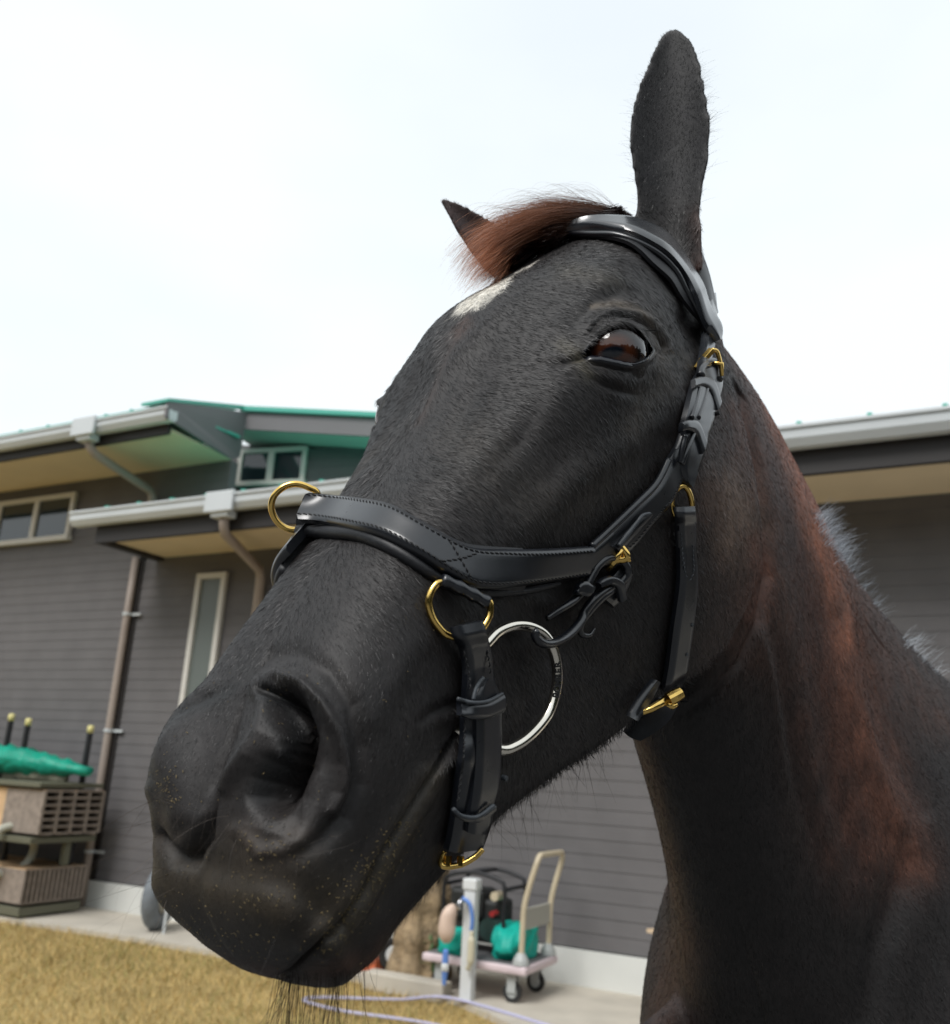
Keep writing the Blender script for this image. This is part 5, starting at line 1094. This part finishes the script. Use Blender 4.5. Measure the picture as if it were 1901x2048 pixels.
# loose hairs standing off the forelock
S=260; s=rng.random(S)*1.2; i=s.astype(int); f=(s-i)[:,None,None]; base=G[i]*(1-f)+G[i+1]*f; st_=rng.integers(0,K-6,S); idx=st_[:,None]+np.linspace(0,5,K)[None]; i0=np.minimum(idx.astype(int),K-2); fr=(idx-i0)[...,None]; paths=base[np.arange(S)[:,None],i0]*(1-fr)+base[np.arange(S)[:,None],i0+1]*fr
paths=paths+(HU*.8+ZZ*.5)[None,None]*(np.sin(np.linspace(0,1,K)*2.6)[None,:,None]*rng.uniform(.004,.020,(S,1,1)))+rng.normal(0,.004,(S,1,3))*np.linspace(0,1,K)[None,:,None]
strands('forelock',paths,np.full(S,.00006),np.tile(np.array([.20,.11,.07]),(S,K,1)))
# mane, lying over the far side of the crest
S=7000; tb=rng.random(S); cb=np.array([t[1] for t in TR[:7]]); q=tb*5.6; i=q.astype(int); f=(q-i)[:,None]; cr_=cb[i]*(1-f)+cb[i+1]*f
root=HO[None]+BB[None]*cr_[:,:1]+LL[None]*rng.normal(0,.008,(S,1)); root[:,2]=cr_[:,1]-.006
L_=rng.uniform(.07,.15,S)[:,None,None]; u_=np.linspace(0,1,K)[None,:,None]
paths=root[:,None]+ (-LL)[None,None]*L_*.55*u_+ZZ[None,None]*L_*(.42*u_-.80*u_**2)+BB[None,None]*L_*.18*u_+rng.normal(0,.012,(S,1,3))*u_
strands('highlit_mane',paths,rng.uniform(.0001,.0002,S),np.array([.10,.105,.115])*rng.uniform(.4,2.2,(S,1,1))*np.ones((1,K,1)))  # grey lightened to paint the highlight into the hair
def tuft(S,b0,b1,col,ln):
    cr_=np.array([[np.interp(x,cb[:,0],cb[:,0]),np.interp(x,cb[:,0],cb[:,1])] for x in rng.uniform(b0,b1,S)]); root=HO[None]+BB[None]*cr_[:,:1]+LL[None]*rng.normal(-.012,.006,(S,1)); root[:,2]=cr_[:,1]-.004
    L_=rng.uniform(*ln,S)[:,None,None]; p_=root[:,None]+L_*(BB*.6+ZZ*.95-LL*.0)[None,None]*u_-ZZ[None,None]*L_*.35*u_**2+rng.normal(0,.006,(S,1,3))*u_
    strands('highlit_mane',p_,np.full(S,.00016),np.array(col)*rng.uniform(.6,1.3,(S,1,1))*np.ones((1,K,1)))
cb=np.array([t[1] for t in TR[:10]]);
# whiskers
def whisk(px,n,dirf,lr,wd,col,curl=.35,spread=.3,name='whiskers',jit=6):
    out=[];
    C_=catmull(px,200)
    for k in range(n):
        x,y=C_[rng.integers(0,200)]+rng.normal(0,jit,2); h=_hit(x,y)
        if h is None or (h[0]-CAM)@(h[0]-CAM)>2.9: continue
        d=dirf(h)+rng.normal(0,spread,3); d/=np.linalg.norm(d); cv=rng.normal(0,curl,3)-ZZ*.25; L0=rng.uniform(*lr); u=np.linspace(0,1,K)[:,None]; out.append(h[0]+d*L0*u+cv*L0*u**2*.5)
    out=np.array(out); S=len(out); return strands(name,out,np.full(S,wd),np.array(col)*rng.uniform(.6,1.4,(S,1,1))*np.ones((1,K,1)))
whisk(C1([(640,1790),(750,1798),(900,1790),(1050,1738),(1150,1665),(1240,1570)]),150,lambda h:-ZZ*1.0+h[1]*.25,(.018,.052),.00011,(.03,.022,.018),.35,.16)
whisk(C1([(650,1780),(760,1790),(930,1780)]),60,lambda h:-ZZ*1.0,(.03,.06),.00010,(.03,.02,.016),.2,.10)
whisk(C1([(160,1020),(170,1250),(190,1400),(220,1560)]),18,lambda h:h[1]*1.0-ZZ*.2,(.02,.05),.00008,(.12,.09,.07),.5,.25)
whisk(C1([(300,900),(340,1050),(400,1000),(500,1250),(640,1300),(760,1300),(900,1200)]),22,lambda h:h[1]*.8-ZZ*.5,(.015,.04),.00008,(.08,.065,.055),.8,.35)
whisk([(983,1640),(1066,1578),(1158,1510),(1220,1470)],130,lambda h:HN*.5-HU*.9,(.008,.026),.00009,(.016,.012,.011),.3,.22)
whisk([(1196,650),(1225,634),(1252,632),(1280,645),(1298,664)],70,lambda h:h[1]*.9-ZZ*.5+HN*.1,(.006,.013),.00010,(.008,.007,.007),.2,.16)
whisk([(1640,1030),(1668,1085),(1700,1130),(1740,1175),(1775,1225)],1500,lambda h:M[:,0]*.75-M[:,1]*.65,(.008,.026),.00015,(.42,.47,.53),.3,.22,'highlit_mane',7)  # pale colour paints the backlit sheen along the crest
whisk([(1815,1275),(1850,1305),(1890,1340)],900,lambda h:M[:,0]*.75-M[:,1]*.65,(.010,.03),.00016,(.50,.54,.58),.3,.22,'highlit_mane',7)  # pale strands standing in for the white sheen on the withers
# ear fringe
whisk([(1300,150),(1270,215),(1262,280),(1270,350),(1272,420)],160,lambda h:-M[:,0]*1.0-M[:,1]*.5,(.004,.012),.00007,(.03,.02,.018),.3,.2)
whisk([(1376,110),(1398,170),(1412,240),(1420,320),(1408,405)],260,lambda h:M[:,0]*1.0-M[:,1]*.7,(.005,.015),.00007,(.03,.02,.018),.3,.2)
# hay crumbs on the muzzle
cm=MB(); cn_=0
for poly,n_,sd_ in ((C1([(560,1440),(700,1480)]),130,80),(C1([(1180,1150),(1060,1350),(930,1560),(850,1650)]),260,22),(C1([(170,950),(190,1050)]),60,14),(C1([(200,1500),(300,1650),(500,1700)]),140,40),(C1([(500,1230),(640,1290)]),50,30),(C1([(420,700),(900,600)]),40,120)):
    C_=catmull(poly,60) if len(poly)>1 else poly
    for k in range(n_):
        x,y=C_[rng.integers(0,60)]+rng.normal(0,sd_,2); h=_hit(x,y)
        if h is None: continue
        t=rng.normal(size=3); t-=h[1]*t.dot(h[1]); t/=np.linalg.norm(t); b_=np.cross(h[1],t); L0=.0002+.0007*rng.random()**3; W0=rng.uniform(.00008,.00022); p=h[0]+h[1]*.0006
        cm.add([p-t*L0-b_*W0,p+t*L0-b_*W0,p+t*L0+b_*W0,p-t*L0+b_*W0,p+h[1]*W0*1.5],[(0,1,4),(1,2,4),(2,3,4),(3,0,4)])
tag(cm.build('hay_crumbs',mat('hay_crumb',(.17,.125,.055),.85)),kind='stuff')
# tail
S=2500; root=b2w(2.05,1.36,0)[None]+rng.normal(0,.018,(S,3)); u_=np.linspace(0,1,K)[None,:,None]; L_=rng.uniform(.5,.95,(S,1,1))
paths=root[:,None]+BB[None,None]*(.10*np.sin(u_*2.2))-ZZ[None,None]*L_*u_**1.3+rng.normal(0,.045,(S,1,3))*u_
strands('tail',paths,np.full(S,.0009),np.array([.012,.010,.010])*rng.uniform(.5,1.8,(S,1,1))*np.ones((1,K,1)))
